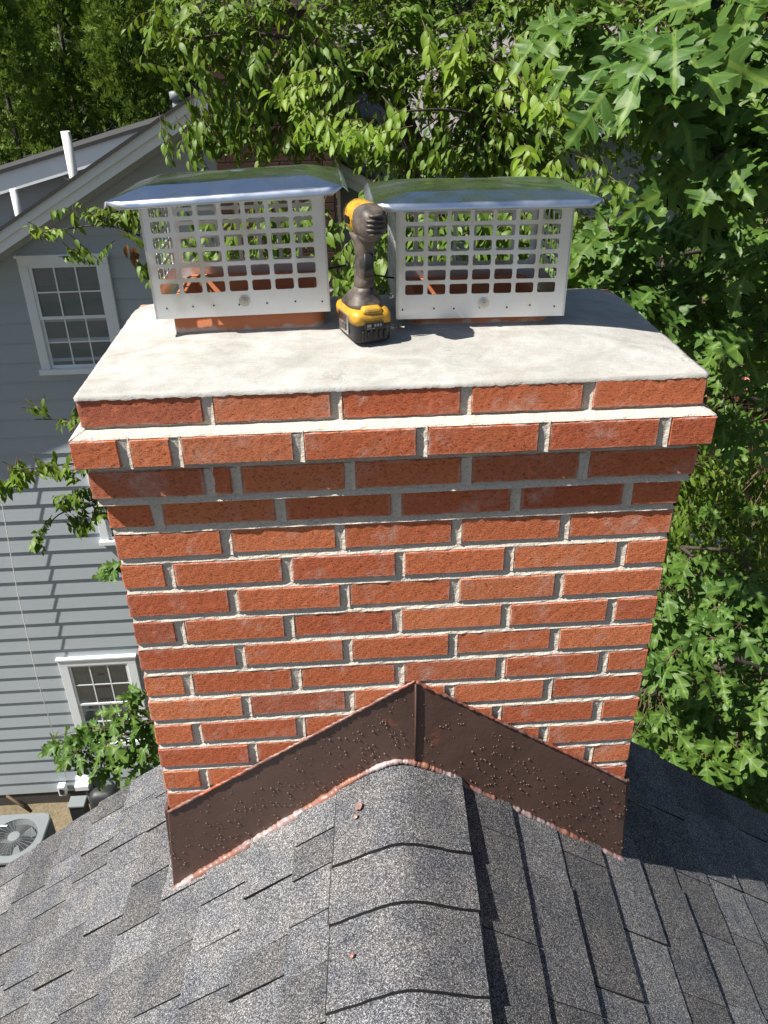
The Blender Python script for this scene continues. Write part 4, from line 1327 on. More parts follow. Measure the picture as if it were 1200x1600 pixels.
# air conditioner on the ground
def ac_unit():
    c = at(22, 1308, 2, -8.78)
    cx, cy = c.x, c.y; zt = -8.78; hs = .40
    t = thing('air_conditioner', 'grey outdoor air conditioning unit with round fan grille by the clapboard house', 'air conditioner', (cx, cy, GZ))
    V = []; F = []
    def ring(h, z, r_): return [(x, y, z) for x, y in rrect(cx, cy, h, h, r_, 4)]
    V, F = [], []
    L = 20
    rg = [(hs - .02, GZ + .03), (hs - .02, zt - .05)]
    for (h, z) in rg: V += ring(h, z, .06)
    F = [(k, (k + 1) % L, L + (k + 1) % L, L + k) for k in range(L)] + [tuple(reversed(range(L)))]
    mk('case', V, F, M['acdark'], t)
    g = Geo(); n = 22
    for q in range(n):
        z = GZ + .06 + (zt - .12 - GZ - .06) * q / (n - 1)
        V = ring(hs - .008, z, .06) + ring(hs, z + .008, .06) + ring(hs - .008, z + .014, .06)
        g.add(V, [(i * L + k, i * L + (k + 1) % L, (i + 1) * L + (k + 1) % L, (i + 1) * L + k) for i in range(2) for k in range(L)])
    tag(g.mk('louvres', M['ac'], t), kind='stuff')
    # top deck with a round hole
    n = 40; V = []; rad = .31
    for k in range(n):
        a = 2 * math.pi * k / n; ca, sa = math.cos(a), math.sin(a); q_ = (hs + .01) / (abs(ca) ** 9 + abs(sa) ** 9) ** (1 / 9)
        x, y = cx + ca * q_, cy + sa * q_
        V += [(x, y, zt - .05), (x, y, zt - .012), (cx + (x - cx) * .97, cy + (y - cy) * .97, zt), (cx + rad * math.cos(a), cy + rad * math.sin(a), zt + .004), (cx + (rad - .015) * math.cos(a), cy + (rad - .015) * math.sin(a), zt - .10)]
    F = [(5 * k + j, 5 * ((k + 1) % n) + j, 5 * ((k + 1) % n) + j + 1, 5 * k + j + 1) for k in range(n) for j in range(4)]
    mk('top', V, F, M['ac'], t)
    V, F = tube([(cx, cy, zt - .30), (cx, cy, zt - .29)], rad, 32); mk('well', V, F, M['acdark'], t)
    g = Geo()
    for q in range(12):
        r_ = .09 + (rad - .09) * q / 11; V = []
        P = [(cx + r_ * math.cos(2 * math.pi * k / 36), cy + r_ * math.sin(2 * math.pi * k / 36), zt + .012 - .02 * (q / 11) ** 2) for k in range(37)]
        g.add(*tube(P, .0022, 4, False))
    for k in range(30):
        a = 2 * math.pi * k / 30
        g.add(*tube([(cx + .08 * math.cos(a), cy + .08 * math.sin(a), zt + .013), (cx + rad * math.cos(a + .25), cy + rad * math.sin(a + .25), zt - .006)], .0022, 4, False))
    g.mk('grille', M['ac'], t)
    V, F = loft([((cx, cy, zt + .002), (.085, 0, 0), (0, .085, 0), 2), ((cx, cy, zt + .020), (.080, 0, 0), (0, .08, 0), 2), ((cx, cy, zt + .024), (.05, 0, 0), (0, .05, 0), 2)], 20); mk('hub', V, F, M['ac'], t)
    for k in range(3):
        a = 2 * math.pi * k / 3 + .8
        V = []
        for (rr2, wd) in ((.07, .07), (.18, .11), (.28, .13)):
            for s in (-1, 1):
                aa = a + s * wd / rr2 * .5
                V.append((cx + rr2 * math.cos(aa), cy + rr2 * math.sin(aa), zt - .12 + s * .03))
        V += [(x, y, z - .004) for x, y, z in V]
        F = [(0, 1, 3, 2), (2, 3, 5, 4), (6, 8, 9, 7), (8, 10, 11, 9), (4, 5, 11, 10), (0, 2, 8, 6), (2, 4, 10, 8), (1, 7, 9, 3), (3, 9, 11, 5)]
        mk('fan_blade', V, F, M['ac'], t)
    bar = at(10, 1290, 2, zt + .02)
    V, F = box(bar.x - .10, bar.x + .01, bar.y - .012, bar.y + .012, zt + .012, zt + .02)
    mk('motor_strap', V, F, M['white'], t)
ac_unit()

# meters and boxes at the foot of the wall
def utility(name, label, cat, parts):
    t = thing(name, label, cat, parts[0][1])
    for (pn, loc, sz, mat) in parts:
        V, F = box(loc[0] - sz[0] / 2, loc[0] + sz[0] / 2, loc[1] - sz[1], loc[1], loc[2], loc[2] + sz[2])
        bevel(mk(pn, V, F, mat, t), .008, 2)
    return t
p = at(100, 1228, 1, NY - .03)
t = thing('outlet_box', 'small pale outlet box at the foot of the clapboard wall', 'outlet box', (p.x, NY - .02, p.z - .1))
V, F = box(p.x - .06, p.x + .05, NY - .14, NY - .03, p.z - .10, p.z + .09); bevel(mk('case', V, F, M['white'], t), .01, 2)
V, F = box(p.x - .035, p.x + .025, NY - .150, NY - .141, p.z - .06, p.z + .05); mk('cover', V, F, M['acdark'], t)
p = at(132, 1222, 1, NY - .03)
t = thing('dryer_vent', 'white hooded wall vent beside the small outlet box', 'wall vent', (p.x, NY - .02, p.z))
g = Geo(); V = [(p.x - .10, NY - .02, p.z + .14), (p.x + .10, NY - .02, p.z + .14), (p.x + .10, NY - .18, p.z + .06), (p.x - .10, NY - .18, p.z + .06), (p.x - .10, NY - .02, p.z - .06), (p.x + .10, NY - .02, p.z - .06), (p.x + .10, NY - .18, p.z - .02), (p.x - .10, NY - .18, p.z - .02)]
g.add(V, [(0, 3, 2, 1), (3, 7, 6, 2), (0, 4, 7, 3), (1, 2, 6, 5), (4, 5, 6, 7)]); g.mk('hood', M['white'], t)
V, F = tube([(p.x + .03, NY - .10, p.z - .03), (p.x + .05, NY - .10, p.z - .5)], .02, 10); mk('conduit', V, F, M['ac'], t, True)
p = at(168, 1235, 1, NY - .03)
t = thing('gas_meter', 'dark rounded meter against the wall where the roof edge hides it', 'gas meter', (p.x, NY - .1, p.z))
V, F = loft([((p.x, NY - .20, p.z - .35), (.20, 0, 0), (0, .15, 0), 4), ((p.x, NY - .20, p.z - .1), (.22, 0, 0), (0, .16, 0), 4), ((p.x, NY - .20, p.z + .15), (.20, 0, 0), (0, .15, 0), 4), ((p.x, NY - .20, p.z + .22), (.12, 0, 0), (0, .08, 0), 3)], 20)
mk('body', V, F, M['acdark'], t, True)
V, F = tube([(p.x - .14, NY - .15, p.z + .1), (p.x - .16, NY - .15, p.z + .38), (p.x - .10, NY - .05, p.z + .42)], .022, 10); mk('pipe', V, F, M['acdark'], t, True)
p = at(121, 1252, 2, GZ + .75)
t = thing('utility_pedestal', 'short dark utility pedestal with a pale flat top standing on the dirt', 'pedestal', (p.x, p.y, GZ))
V, F = box(p.x - .11, p.x + .11, p.y - .09, p.y + .09, GZ, GZ + .72); bevel(mk('body', V, F, M['acdark'], t), .01, 1)
V, F = box(p.x - .12, p.x + .12, p.y - .10, p.y + .10, GZ + .721, GZ + .76); bevel(mk('top', V, F, M['ac'], t), .008, 1)
p0 = at(10, 1243, 2, GZ + .3); p1 = at(48, 1268, 2, GZ + .03)
tag(mk('stake', *tube([p0, p1], .02, 6), M['twig'], smooth=True), 'dark stick leaning on the dirt beside the clapboard wall', 'stick')

# ------------------------------------------------------------------ vegetation
def oak_template(lod, seed):
    r = random.Random(seed)
    full = [(0.0, .010, 0.0), (.07, .055, .06), (.115, .15, .08), (.175, .215, .11), (.20, .165, .14), (.225, .185, .16), (.235, .075, .22),
            (.29, .065, .27), (.34, .21, .29), (.375, .30, .31), (.465, .385, .34), (.455, .29, .37), (.52, .31, .40), (.47, .15, .43), (.475, .085, .46),
            (.54, .085, .52), (.60, .22, .56), (.655, .285, .60), (.745, .33, .64), (.715, .23, .67), (.77, .21, .70), (.72, .10, .73), (.755, .07, .76),
            (.82, .09, .80), (.87, .155, .84), (.94, .16, .88), (.915, .085, .91), (.955, .05, .95), (1.03, .0, 1.0)]
    low = [(0, .01, 0), (.10, .12, .07), (.18, .20, .13), (.235, .07, .22), (.33, .20, .29), (.465, .37, .35), (.475, .09, .45), (.60, .22, .55), (.75, .32, .65), (.73, .09, .74), (.87, .15, .84), (.94, .13, .90), (1.02, .0, 1.0)]
    L = full if lod else low
    V = []; UV = []; T = []
    bend = r.uniform(.05, .60); fold = r.uniform(-.05, .42); tw = r.uniform(-.3, .3)
    def P(t, w):
        ww = w + tw * .12 * t * t
        z = -bend * t * t + fold * abs(w) + .045 * math.sin(t * 11 + w * 10 + seed)
        z += w * tw * t
        return (ww, t + .001, z)
    n = len(L)
    for (t, w, tm) in L: V.append(P(tm, 0)); UV.append((tm, 0))
    for s in (-1, 1):
        for (t, w, tm) in L: V.append(P(t + r.uniform(-.012, .012), s * w * r.uniform(.70, .98))); UV.append((t, s * w))
    for s in (0, 1):
        o = n * (1 + s)
        for i in range(n - 1):
            a, b, c, d = i, i + 1, o + i + 1, o + i
            tr = [(a, b, c), (a, c, d)]
            T += tr if s == 0 else [tuple(reversed(q)) for q in tr]
    return np.array(V), np.array(T), np.array(UV)
def ell_template(width, seed, curve=.25, nseg=5):
    r = random.Random(seed); V = []; UV = []; T = []
    n = nseg + 1; fold = r.uniform(.1, .45)
    prof = [math.sin(math.pi * (i / nseg) ** .85) ** .9 * width / 2 if 0 < i < nseg else .001 for i in range(n)]
    for s in (0, -1, 1):
        for i in range(n):
            t = i / nseg; w = s * prof[i]
            V.append((w, t, -curve * t * t + fold * abs(w))); UV.append((t, w))
    for s in (0, 1):
        o = n * (1 + s)
        for i in range(nseg):
            tr = [(i, i + 1, o + i + 1), (i, o + i + 1, o + i)]
            T += tr if s == 0 else [tuple(reversed(q)) for q in tr]
    return np.array(V), np.array(T), np.array(UV)
def cedar_template(seed):
    r = random.Random(seed); V = []; T = []; UV = []
    for k in range(7):
        a = (k - 3) * .33 + r.uniform(-.12, .12); l = 1.0 - abs(k - 3) * .12
        d = np.array([math.sin(a), math.cos(a), r.uniform(-.15, .3)]); w = .085
        p = np.array([-d[1], d[0], r.uniform(-.3, .3)]) * w
        n0 = len(V)
        V += [list(d * .05), list(d * l * .6 + p), list(d * l), list(d * l * .55 - p)]
        UV += [(0, 0), (.5, .3), (1, 0), (.5, -.3)]
        T += [(n0, n0 + 1, n0 + 2), (n0, n0 + 2, n0 + 3)]
    return np.array(V), np.array(T), np.array(UV)

HOLLOWS = [((2.5, 3.4, -1.15), .55), ((3.3, 4.9, -1.75), .8), ((4.9, 7.4, -2.9), 1.3), ((3.0, 5.2, -2.2), .5), ((1.9, 6.0, -.35), .45), ((2.5, 7.6, -.6), .8)]
def openings(P):
    """hollows between the boughs, fixed in the yard: leaves inside them are left out"""
    keep = np.ones(len(P), bool)
    for c, r_ in HOLLOWS:
        keep &= ~((np.linalg.norm((np.asarray(P) - np.array(c)) / np.array([1, 1, .8]), axis=1) < r_) & (rng.random(len(P)) < .9))
    return keep
def nrm(a): return a / np.maximum(np.linalg.norm(a, axis=-1, keepdims=True), 1e-9)
def bulk(name, P, Dv, N, S, templates, mat, parent):
    """many leaves joined into one mesh"""
    if len(P) == 0: return None
    kp = openings(P); P, Dv, N, S = P[kp], Dv[kp], N[kp], S[kp]
    Dv = nrm(Dv); X = nrm(np.cross(Dv, N)); Nn = np.cross(X, Dv)
    Vs = []; Fs = []; Us = []; Ts = []; off = 0
    pick = rng.integers(0, len(templates), len(P))
    L = np.array(wloc(parent)) if parent is not None else np.zeros(3)
    for ti, (TV, TT, TU) in enumerate(templates):
        m = pick == ti; k = int(m.sum())
        if k == 0: continue
        s = S[m][:, None, None]
        V = P[m][:, None, :] + s * (TV[None, :, 0:1] * X[m][:, None, :] + TV[None, :, 1:2] * Dv[m][:, None, :] + TV[None, :, 2:3] * Nn[m][:, None, :])
        Vs.append(V.reshape(-1, 3)); nv = len(TV)
        F = TT[None, :, :] + (np.arange(k) * nv)[:, None, None] + off
        Fs.append(F.reshape(-1, 3)); Us.append(np.tile(TU, (k, 1)))
        Ts.append(np.repeat(rng.random(k), nv)); off += k * nv
    V = np.concatenate(Vs) - L; F = np.concatenate(Fs); U = np.concatenate(Us); T = np.concatenate(Ts)
    me = bpy.data.meshes.new(name)
    me.vertices.add(len(V)); me.vertices.foreach_set('co', V.astype(np.float32).ravel())
    me.loops.add(F.size); me.loops.foreach_set('vertex_index', F.astype(np.int32).ravel())
    me.polygons.add(len(F)); me.polygons.foreach_set('loop_start', (np.arange(len(F)) * 3).astype(np.int32))
    me.polygons.foreach_set('loop_total', np.full(len(F), 3, np.int32))
    me.polygons.foreach_set('use_smooth', np.ones(len(F), bool))
    me.update(calc_edges=True)
    uv = me.uv_layers.new(name='UVMap'); uv.data.foreach_set('uv', U[F.ravel()].astype(np.float32).ravel())
    a = me.attributes.new('tint', 'FLOAT', 'POINT'); a.data.foreach_set('value', T.astype(np.float32))
    me.materials.append(mat)
    o = bpy.data.objects.new(name, me); col.objects.link(o)
    if parent is not None: o.parent = parent
    o['kind'] = 'stuff'
    return o
def template_mesh(tpl, name, mat):
    V, T, U = tpl
    me = bpy.data.meshes.new(name); me.from_pydata(V.tolist(), [], T.tolist())
    uv = me.uv_layers.new(name='UVMap')
    idx = np.zeros(len(me.loops), np.int32); me.loops.foreach_get('vertex_index', idx)
    uv.data.foreach_set('uv', U[idx].astype(np.float32).ravel())
    me.polygons.foreach_set('use_smooth', [True] * len(me.polygons))
    me.materials.append(mat); me.update()
    return me
def leaf_objects(name, meshes, P, Dv, N, S, parent):
    L = wloc(parent)
    for i in range(len(P)):
        d = Vector(Dv[i]).normalized(); x = d.cross(Vector(N[i])).normalized(); n = x.cross(d)
        m = Matrix(((x.x, d.x, n.x, 0), (x.y, d.y, n.y, 0), (x.z, d.z, n.z, 0), (0, 0, 0, 1)))
        o = bpy.data.objects.new(name, meshes[i % len(meshes)]); col.objects.link(o); o.parent = parent
        o.matrix_basis = Matrix.Translation(Vector(P[i]) - L) @ m @ Matrix.Scale(float(S[i]), 4)
def split_largest(P, Dv, N, S, k=290):
    u, v, d = project(P + Dv * S[:, None] * .5)
    vis = (d > .2) & (u > -30) & (u < 1230) & (v > -30) & (v < 1630)
    score = np.where(vis, S / np.maximum(d, .1), 0)
    order = np.argsort(-score); return order[:k], order[k:]

OAKF = [oak_template(True, s) for s in range(5)]; OAKL = [oak_template(False, s) for s in range(10, 16)]
CHE = [ell_template(.42, s, .30, 6) for s in range(5)]
CEDS = [cedar_template(s) for s in range(5)]
SUNn = np.array(SUN)
class Plant:
    """collects twigs and leaves"""
    def __init__(self): self.P = []; self.D = []; self.N = []; self.S = []; self.tw = Geo()
    def oak_cluster(self, tip, d, size, n=6):
        tip = np.array(tip); d = nrm(np.array(d))
        for k in range(n):
            a = 2 * math.pi * k / n + rng.uniform(-.4, .4)
            side = np.array([math.cos(a), math.sin(a), 0])
            dv = nrm(d * rng.uniform(.1, .9) + side * rng.uniform(.6, 1.0) + np.array([0, 0, rng.uniform(-.95, .05)]))
            s = size * rng.uniform(.65, 1.15)
            off = rng.uniform(.10, .22) * s
            nn = nrm(np.array([0, 0, 1.0]) * .45 + SUNn * .5 + np.array([0, -.62, 0]) + rng.normal(0, .40, 3))
            p = tip - d * rng.uniform(0, .25) * size + dv * off
            self.P.append(p); self.D.append(dv); self.N.append(nn); self.S.append(s)
            if size > .10: self.tw.add(*tube([tip - d * .02, p + dv * .02], [.0016, .0011], 4, False))
    def twig(self, a, b, r0=.004, r1=.0015, bow=.1):
        if not openings(np.array([list(b)]))[0]: r0 = r1 = .0004
        a = Vector(a); b = Vector(b); m = a.lerp(b, .5) + Vector((rng.uniform(-1, 1), rng.uniform(-1, 1), rng.uniform(-.2, 1))) * (b - a).length * bow
        P = [a, a.lerp(m, .6) * .6 + a.lerp(b, .3) * .4, m, m.lerp(b, .5), b]
        self.tw.add(*tube(P, np.linspace(r0, r1, 5), 5, False)); return P
    def cherry_twig(self, a, b, size, n=9, droop=.5):
        P = self.twig(a, b, .003, .0012)
        d = nrm(np.array(P[-1] - P[0]))
        for k in range(n):
            f = (k + 1) / n
            i = min(3, int(f * 4 - 1e-6)); q = P[i].lerp(P[i + 1], f * 4 - i)
            s = 1 if k % 2 else -1
            side = nrm(np.cross(d, [0, 0, 1.0])) * s
            dv = nrm(d * rng.uniform(.3, .9) + side * rng.uniform(.3, .9) + np.array([0, 0, -droop * rng.uniform(.3, 1.6)]))
            nn = nrm(np.array([0, 0, .8]) + SUNn * .5 + np.array([0, -.5, 0]) + rng.normal(0, .45, 3))
            self.P.append(np.array(q)); self.D.append(dv); self.N.append(nn); self.S.append(size * rng.uniform(.6, 1.15) * (1 - .25 * (f > .9)))
    def finish(self): return np.array(self.P), np.array(self.D), np.array(self.N), np.array(self.S)

def rand_in(c, r, n):
    v = nrm(rng.normal(0, 1, (n, 3))) * (rng.random(n) ** (1 / 2.2))[:, None]
    return np.array(c) + v * np.array(r)

def limb_mesh(name, paths, mat, parent, seg=8):
    g = Geo()
    for (P, r0, r1) in paths:
        n = len(P); pts = []
        for i in range(n - 1):
            for k in range(5):
                f = k / 5; p = Vector(P[i]).lerp(Vector(P[i + 1]), f)
                pts.append(p)
        pts.append(Vector(P[-1]))
        # smooth and roughen
        for _ in range(3): pts = [pts[0]] + [(pts[i - 1] + pts[i] * 2 + pts[i + 1]) / 4 for i in range(1, len(pts) - 1)] + [pts[-1]]
        g.add(*tube(pts, np.linspace(r0, r1, len(pts)), seg))
    return g.mk(name, mat, parent, smooth=True)

# ---- oak on the right -------------------------------------------------
oak = thing('oak_tree', 'large oak with big lobed leaves filling the right side beside the chimney', 'tree', (4.2, 3.9, GZ))
trunk_top = Vector((4.1, 4.0, -1.0))
oak_cl = [  # (u, v, depth y, radius xyz, clusters, leaf size)
    (1110, 45, 1.0, (.26, .20, .16), 9, .20), (1170, 190, .95, (.14, .16, .16), 7, .20), (1040, 110, 1.25, (.14, .16, .10), 4, .20), (930, 30, 1.6, (.16, .20, .10), 5, .18), (1190, 90, 1.3, (.3, .25, .3), 10, .19),
    (1010, 400, 1.95, (.34, .30, .20), 10, .19), (1110, 350, 1.8, (.34, .30, .20), 11, .19), (1190, 440, 1.6, (.20, .25, .26), 9, .20), (930, 430, 2.2, (.22, .3, .18), 9, .175), (1080, 480, 2.0, (.34, .3, .18), 11, .19),
    (1010, 540, 2.8, (.50, .40, .35), 18, .17), (1130, 580, 2.6, (.45, .40, .30), 16, .175),
    (1080, 1010, 2.4, (.42, .35, .32), 17, .19), (1010, 1110, 2.35, (.34, .3, .28), 14, .185), (1150, 1120, 2.3, (.40, .35, .30), 18, .19), (1060, 930, 2.7, (.34, .35, .26), 13, .18), (1190, 960, 2.5, (.34, .35, .30), 14, .19),
    (1190, 1230, 2.6, (.40, .4, .36), 16, .18), (1080, 1220, 2.5, (.42, .35, .30), 16, .18), (960, 1000, 3.0, (.30, .35, .45), 13, .175)]
MAJ = [np.array(q) for q in ((2.1, 2.3, .75), (2.2, 3.0, .0), (1.9, 3.6, -.8), (2.2, 3.4, -2.3), (2.0, 3.5, -3.2))]
pl = Plant(); limbs = []
for q in MAJ:
    z0_ = trunk_top.z + (q[2] - .9) * .8 if q[2] < -.5 else trunk_top.z + q[2] * .5 - .2
    st = np.array([trunk_top.x, trunk_top.y, z0_ - .3])
    limbs.append(([tuple(st), tuple(st * .6 + q * .4 + np.array([0, .15, .22])), tuple(st * .25 + q * .75), tuple(q)], .034, .012))
for (u, v, y, rad, nC, sz) in oak_cl:
    c = np.array(at(u, v, 1, y))
    hub = c + np.array([.22, .40, -.10])
    mj = MAJ[int(np.argmin([np.linalg.norm(np.array(q) - hub) for q in MAJ]))]
    limbs.append(([tuple(mj), tuple(np.array(mj) * .5 + hub * .5 + rng.normal(0, .10, 3)), tuple(hub)], .014, .007))
    pts = rand_in(c, rad, nC)
    for p in pts:
        d = nrm(p - hub) * .8 + np.array([-.25, -.35, .15])
        pl.twig(hub + (p - hub) * rng.uniform(0, .3), p, .0055, .0025, .08)
        pl.oak_cluster(p, d, sz, int(rng.integers(5, 8)))
# outer crown, mostly outside the frame or behind the near sprays
for (c, rad, nC) in (((3.5, 3.0, .3), (.9, 1.0, .9), 80), ((3.6, 3.2, -1.6), (.9, .9, .8), 60), ((4.0, 4.0, 1.6), (1.7, 1.6, 1.0), 110), ((3.2, 3.6, 2.6), (1.6, 1.6, .6), 70), ((3.9, 4.6, -1.8), (1.6, 1.4, 1.1), 110), ((3.4, 4.8, -4.2), (1.8, 1.5, 1.2), 190), ((3.0, 4.8, -5.8), (1.7, 1.5, 1.0), 130), ((1.7, 4.6, -3.6), (.9, .9, 1.2), 80)):
    for p in rand_in(c, rad, nC):
        q = Vector(c).lerp(Vector(p), .55)
        pl.twig(q, p, .006, .003, .1)
        pl.oak_cluster(p, nrm(p - np.array(c)) + np.array([0, 0, .2]), .165, int(rng.integers(5, 8)))
# low limb passing behind the stack and out over the gap to the left
left_cl = [(150, 1150, 3.2, (.30, .25, .16), 9, .165), (215, 1120, 3.2, (.16, .22, .24), 10, .165), (100, 1140, 3.3, (.16, .1, .08), 2, .16), (225, 1190, 3.1, (.14, .2, .16), 9, .165), (178, 880, 3.3, (.10, .2, .10), 4, .13), (165, 1190, 3.15, (.16, .16, .1), 4, .15)]
for (u, v, y, rad, nC, sz) in left_cl:
    c = np.array(at(u, v, 1, y)); hub = c + np.array([.45, .05, -.02])
    for p in rand_in(c, rad, nC):
        pl.twig(hub + (p - hub) * rng.uniform(0, .3), p, .0045, .002, .06)
        pl.oak_cluster(p, nrm(p - hub) + np.array([-.3, 0, .1]), sz, int(rng.integers(4, 7)))
    limbs.append(([tuple(trunk_top + Vector((0, 0, -2.4))), (1.8, 3.9, -4.4), (-.3, 3.2, c[2] - .05), tuple(hub)], .045, .008))
tp = [(4.25, 3.9, GZ), (4.15, 3.95, -6.5), (4.2, 4.0, -3.5), tuple(trunk_top), (3.9, 4.2, 1.6), (4.0, 4.3, 3.0)]
g_ = limb_mesh('trunk', [(tp, .24, .06)], M['bark'], oak, 14)
limb_mesh('limbs', limbs, M['bark'], oak)
P, Dv, N, S = pl.finish(); kp = openings(P); P, Dv, N, S = P[kp], Dv[kp], N[kp], S[kp]
a, b = split_largest(P, Dv, N, S, 290)
leaf_objects('leaf', [template_mesh(t, 'oak_leaf', M['oak']) for t in OAKF], P[a], Dv[a], N[a], S[a], oak)
# next ring of near leaves keeps the detailed outline
u, v, d = project(P[b]); nearb = b[(d < 4.2) & (u > -80) & (u < 1280)]; farb = np.setdiff1d(b, nearb)
bulk('foliage', P[nearb], Dv[nearb], N[nearb], S[nearb], OAKF, M['oak'], oak)
bulk('foliage', P[farb], Dv[farb], N[farb], S[farb], OAKL, M['oak'], oak)
tag(pl.tw.mk('twigs', M['twig'], oak, smooth=True), kind='stuff')

# ---- cherry behind the caps -------------------------------------------
ch = thing('cherry_tree', 'cherry tree with small pointed leaves and dark leaning trunk behind the metal caps', 'tree', (1.3, 6.2, GZ))
pl = Plant(); yg = Plant()
def T(u, v, y): return tuple(at(u, v, 1, y))
main = [(1.5, 6.3, GZ), (1.45, 6.2, -5.0), (1.15, 6.1, -2.0), T(662, 262, 6.0), T(628, 180, 5.9), T(605, 80, 5.8), T(590, -60, 5.8), T(560, -260, 5.9)]
br2 = [T(655, 275, 6.0), T(600, 240, 5.9), T(540, 190, 5.7), T(500, 110, 5.6), T(465, 30, 5.6), T(420, -40, 5.6)]
br3 = [T(632, 200, 5.9), T(560, 120, 5.2), T(470, 60, 4.9), T(380, 50, 4.8), T(300, 60, 4.8)]
br4 = [T(662, 265, 6.0), T(760, 210, 5.4), T(760, 180, 5.2), T(830, 160, 5.0), T(880, 90, 5.0)]
br5 = [T(800, 240, 5.0), T(750, 180, 4.8), T(690, 170, 4.5), T(620, 175, 4.4)]
low1 = [(1.2, 6.1, -1.8), T(480, 520, 4.8), T(330, 430, 4.9), T(180, 345, 5.1), T(60, 365, 5.2)]
low2 = [(1.3, 6.1, -3.2), T(420, 760, 4.4), T(250, 740, 4.1), T(150, 720, 4.0), T(20, 735, 4.0)]
low3 = [T(250, 740, 4.1), T(190, 680, 4.1), T(120, 655, 4.1), T(50, 655, 4.1)]
low4 = [T(230, 760, 4.1), T(150, 790, 4.0), T(90, 800, 4.0), T(55, 850, 4.0)]
limb_mesh('trunk', [(main, .13, .03), (br2, .06, .02)], M['bark'], ch, 10)
limb_mesh('limbs', [(br3, .022, .006), (br4, .03, .008), (br5, .018, .005), (low1, .016, .004), (low2, .018, .004), (low3, .008, .003), (low4, .009, .003)], M['bark'], ch, 7)
def spray(plant, c, rad, n, size, hubs, nl=9, droop=.5, length=.30):
    c = np.array(c)
    for p in rand_in(c, rad, n):
        h = min(hubs, key=lambda q: float(np.sum((np.array(q) - p) ** 2)))
        d = nrm(nrm(p - np.array(h)) * .7 + rng.normal(0, .45, 3) + np.array([-.15, -.2, -.15]))
        a_ = p - d * length
        plant.cherry_twig(a_, p, size, nl, droop)
hubs = main[3:] + br2 + br3 + br4 + br5
crown_cl = [(300, 50, 5.2, (.5, .6, .35), 60), (400, 90, 5.0, (.5, .6, .40), 90), (480, 160, 5.0, (.55, .6, .38), 100), (350, 200, 5.2, (.36, .4, .20), 38), (420, 235, 5.0, (.45, .4, .15), 46), (300, 240, 5.1, (.25, .3, .12), 16),
            (560, 60, 5.2, (.5, .6, .4), 90), (650, 60, 5.2, (.5, .6, .4), 90), (700, 150, 5.0, (.5, .5, .35), 80), (780, 80, 5.0, (.5, .6, .4), 100), (640, 250, 4.9, (.5, .4, .16), 50), (740, 250, 4.9, (.5, .4, .18), 60), (830, 200, 4.9, (.45, .5, .35), 80), (870, 60, 5.2, (.5, .6, .5), 100),
            (520, -60, 5.4, (1.3, .9, .35), 190), (820, -60, 5.4, (.9, .9, .35), 120), (560, 240, 4.9, (.3, .35, .14), 24), (850, 290, 5.1, (.4, .4, .2), 44)]
for (u, v, y, rad, n) in crown_cl:
    spray(pl, T(u, v, y), rad, int(n * .9), .088, hubs)
for (c, rad, n) in (((.6, 6.4, 2.3), (2.6, 1.3, .7), 260), ((2.2, 6.8, 3.0), (2.2, 1.4, .7), 200)):  # canopy above the view, added to shade the deep backdrop
    for p in rand_in(c, rad, n):
        pl.cherry_twig(p - nrm(rng.normal(0, 1, 3)) * .4, p, .10, 11, .5)
for (u, v, y, rad, n) in ((960, 180, 6.2, (.6, .6, .6), 110), (1080, 250, 6.4, (.6, .6, .5), 70), (1000, 20, 6.0, (.8, .7, .5), 110), (1110, 690, 4.6, (.40, .5, .40), 110), (1090, 800, 4.6, (.5, .5, .5), 130), (1180, 780, 4.8, (.4, .5, .5), 70), (1150, 900, 4.4, (.5, .5, .4), 70)):
    spray(pl, T(u, v, y), rad, n, .08, hubs)
# sunlit sprays that reach towards the caps with larger looking leaves
for (u, v, y, rad, n, s) in ((850, 140, 3.2, (.20, .2, .12), 8, .10), (710, 100, 3.4, (.18, .2, .08), 8, .10), (860, 180, 3.0, (.10, .1, .08), 4, .10), (840, 260, 3.1, (.12, .1, .06), 4, .10), (570, 215, 3.6, (.26, .2, .10), 12, .095), (500, 210, 3.8, (.22, .2, .08), 10, .09), (450, 150, 4.0, (.3, .2, .15), 14, .085)):
    spray(yg, T(u, v, y), rad, n, s, hubs, 8, .7, .22)
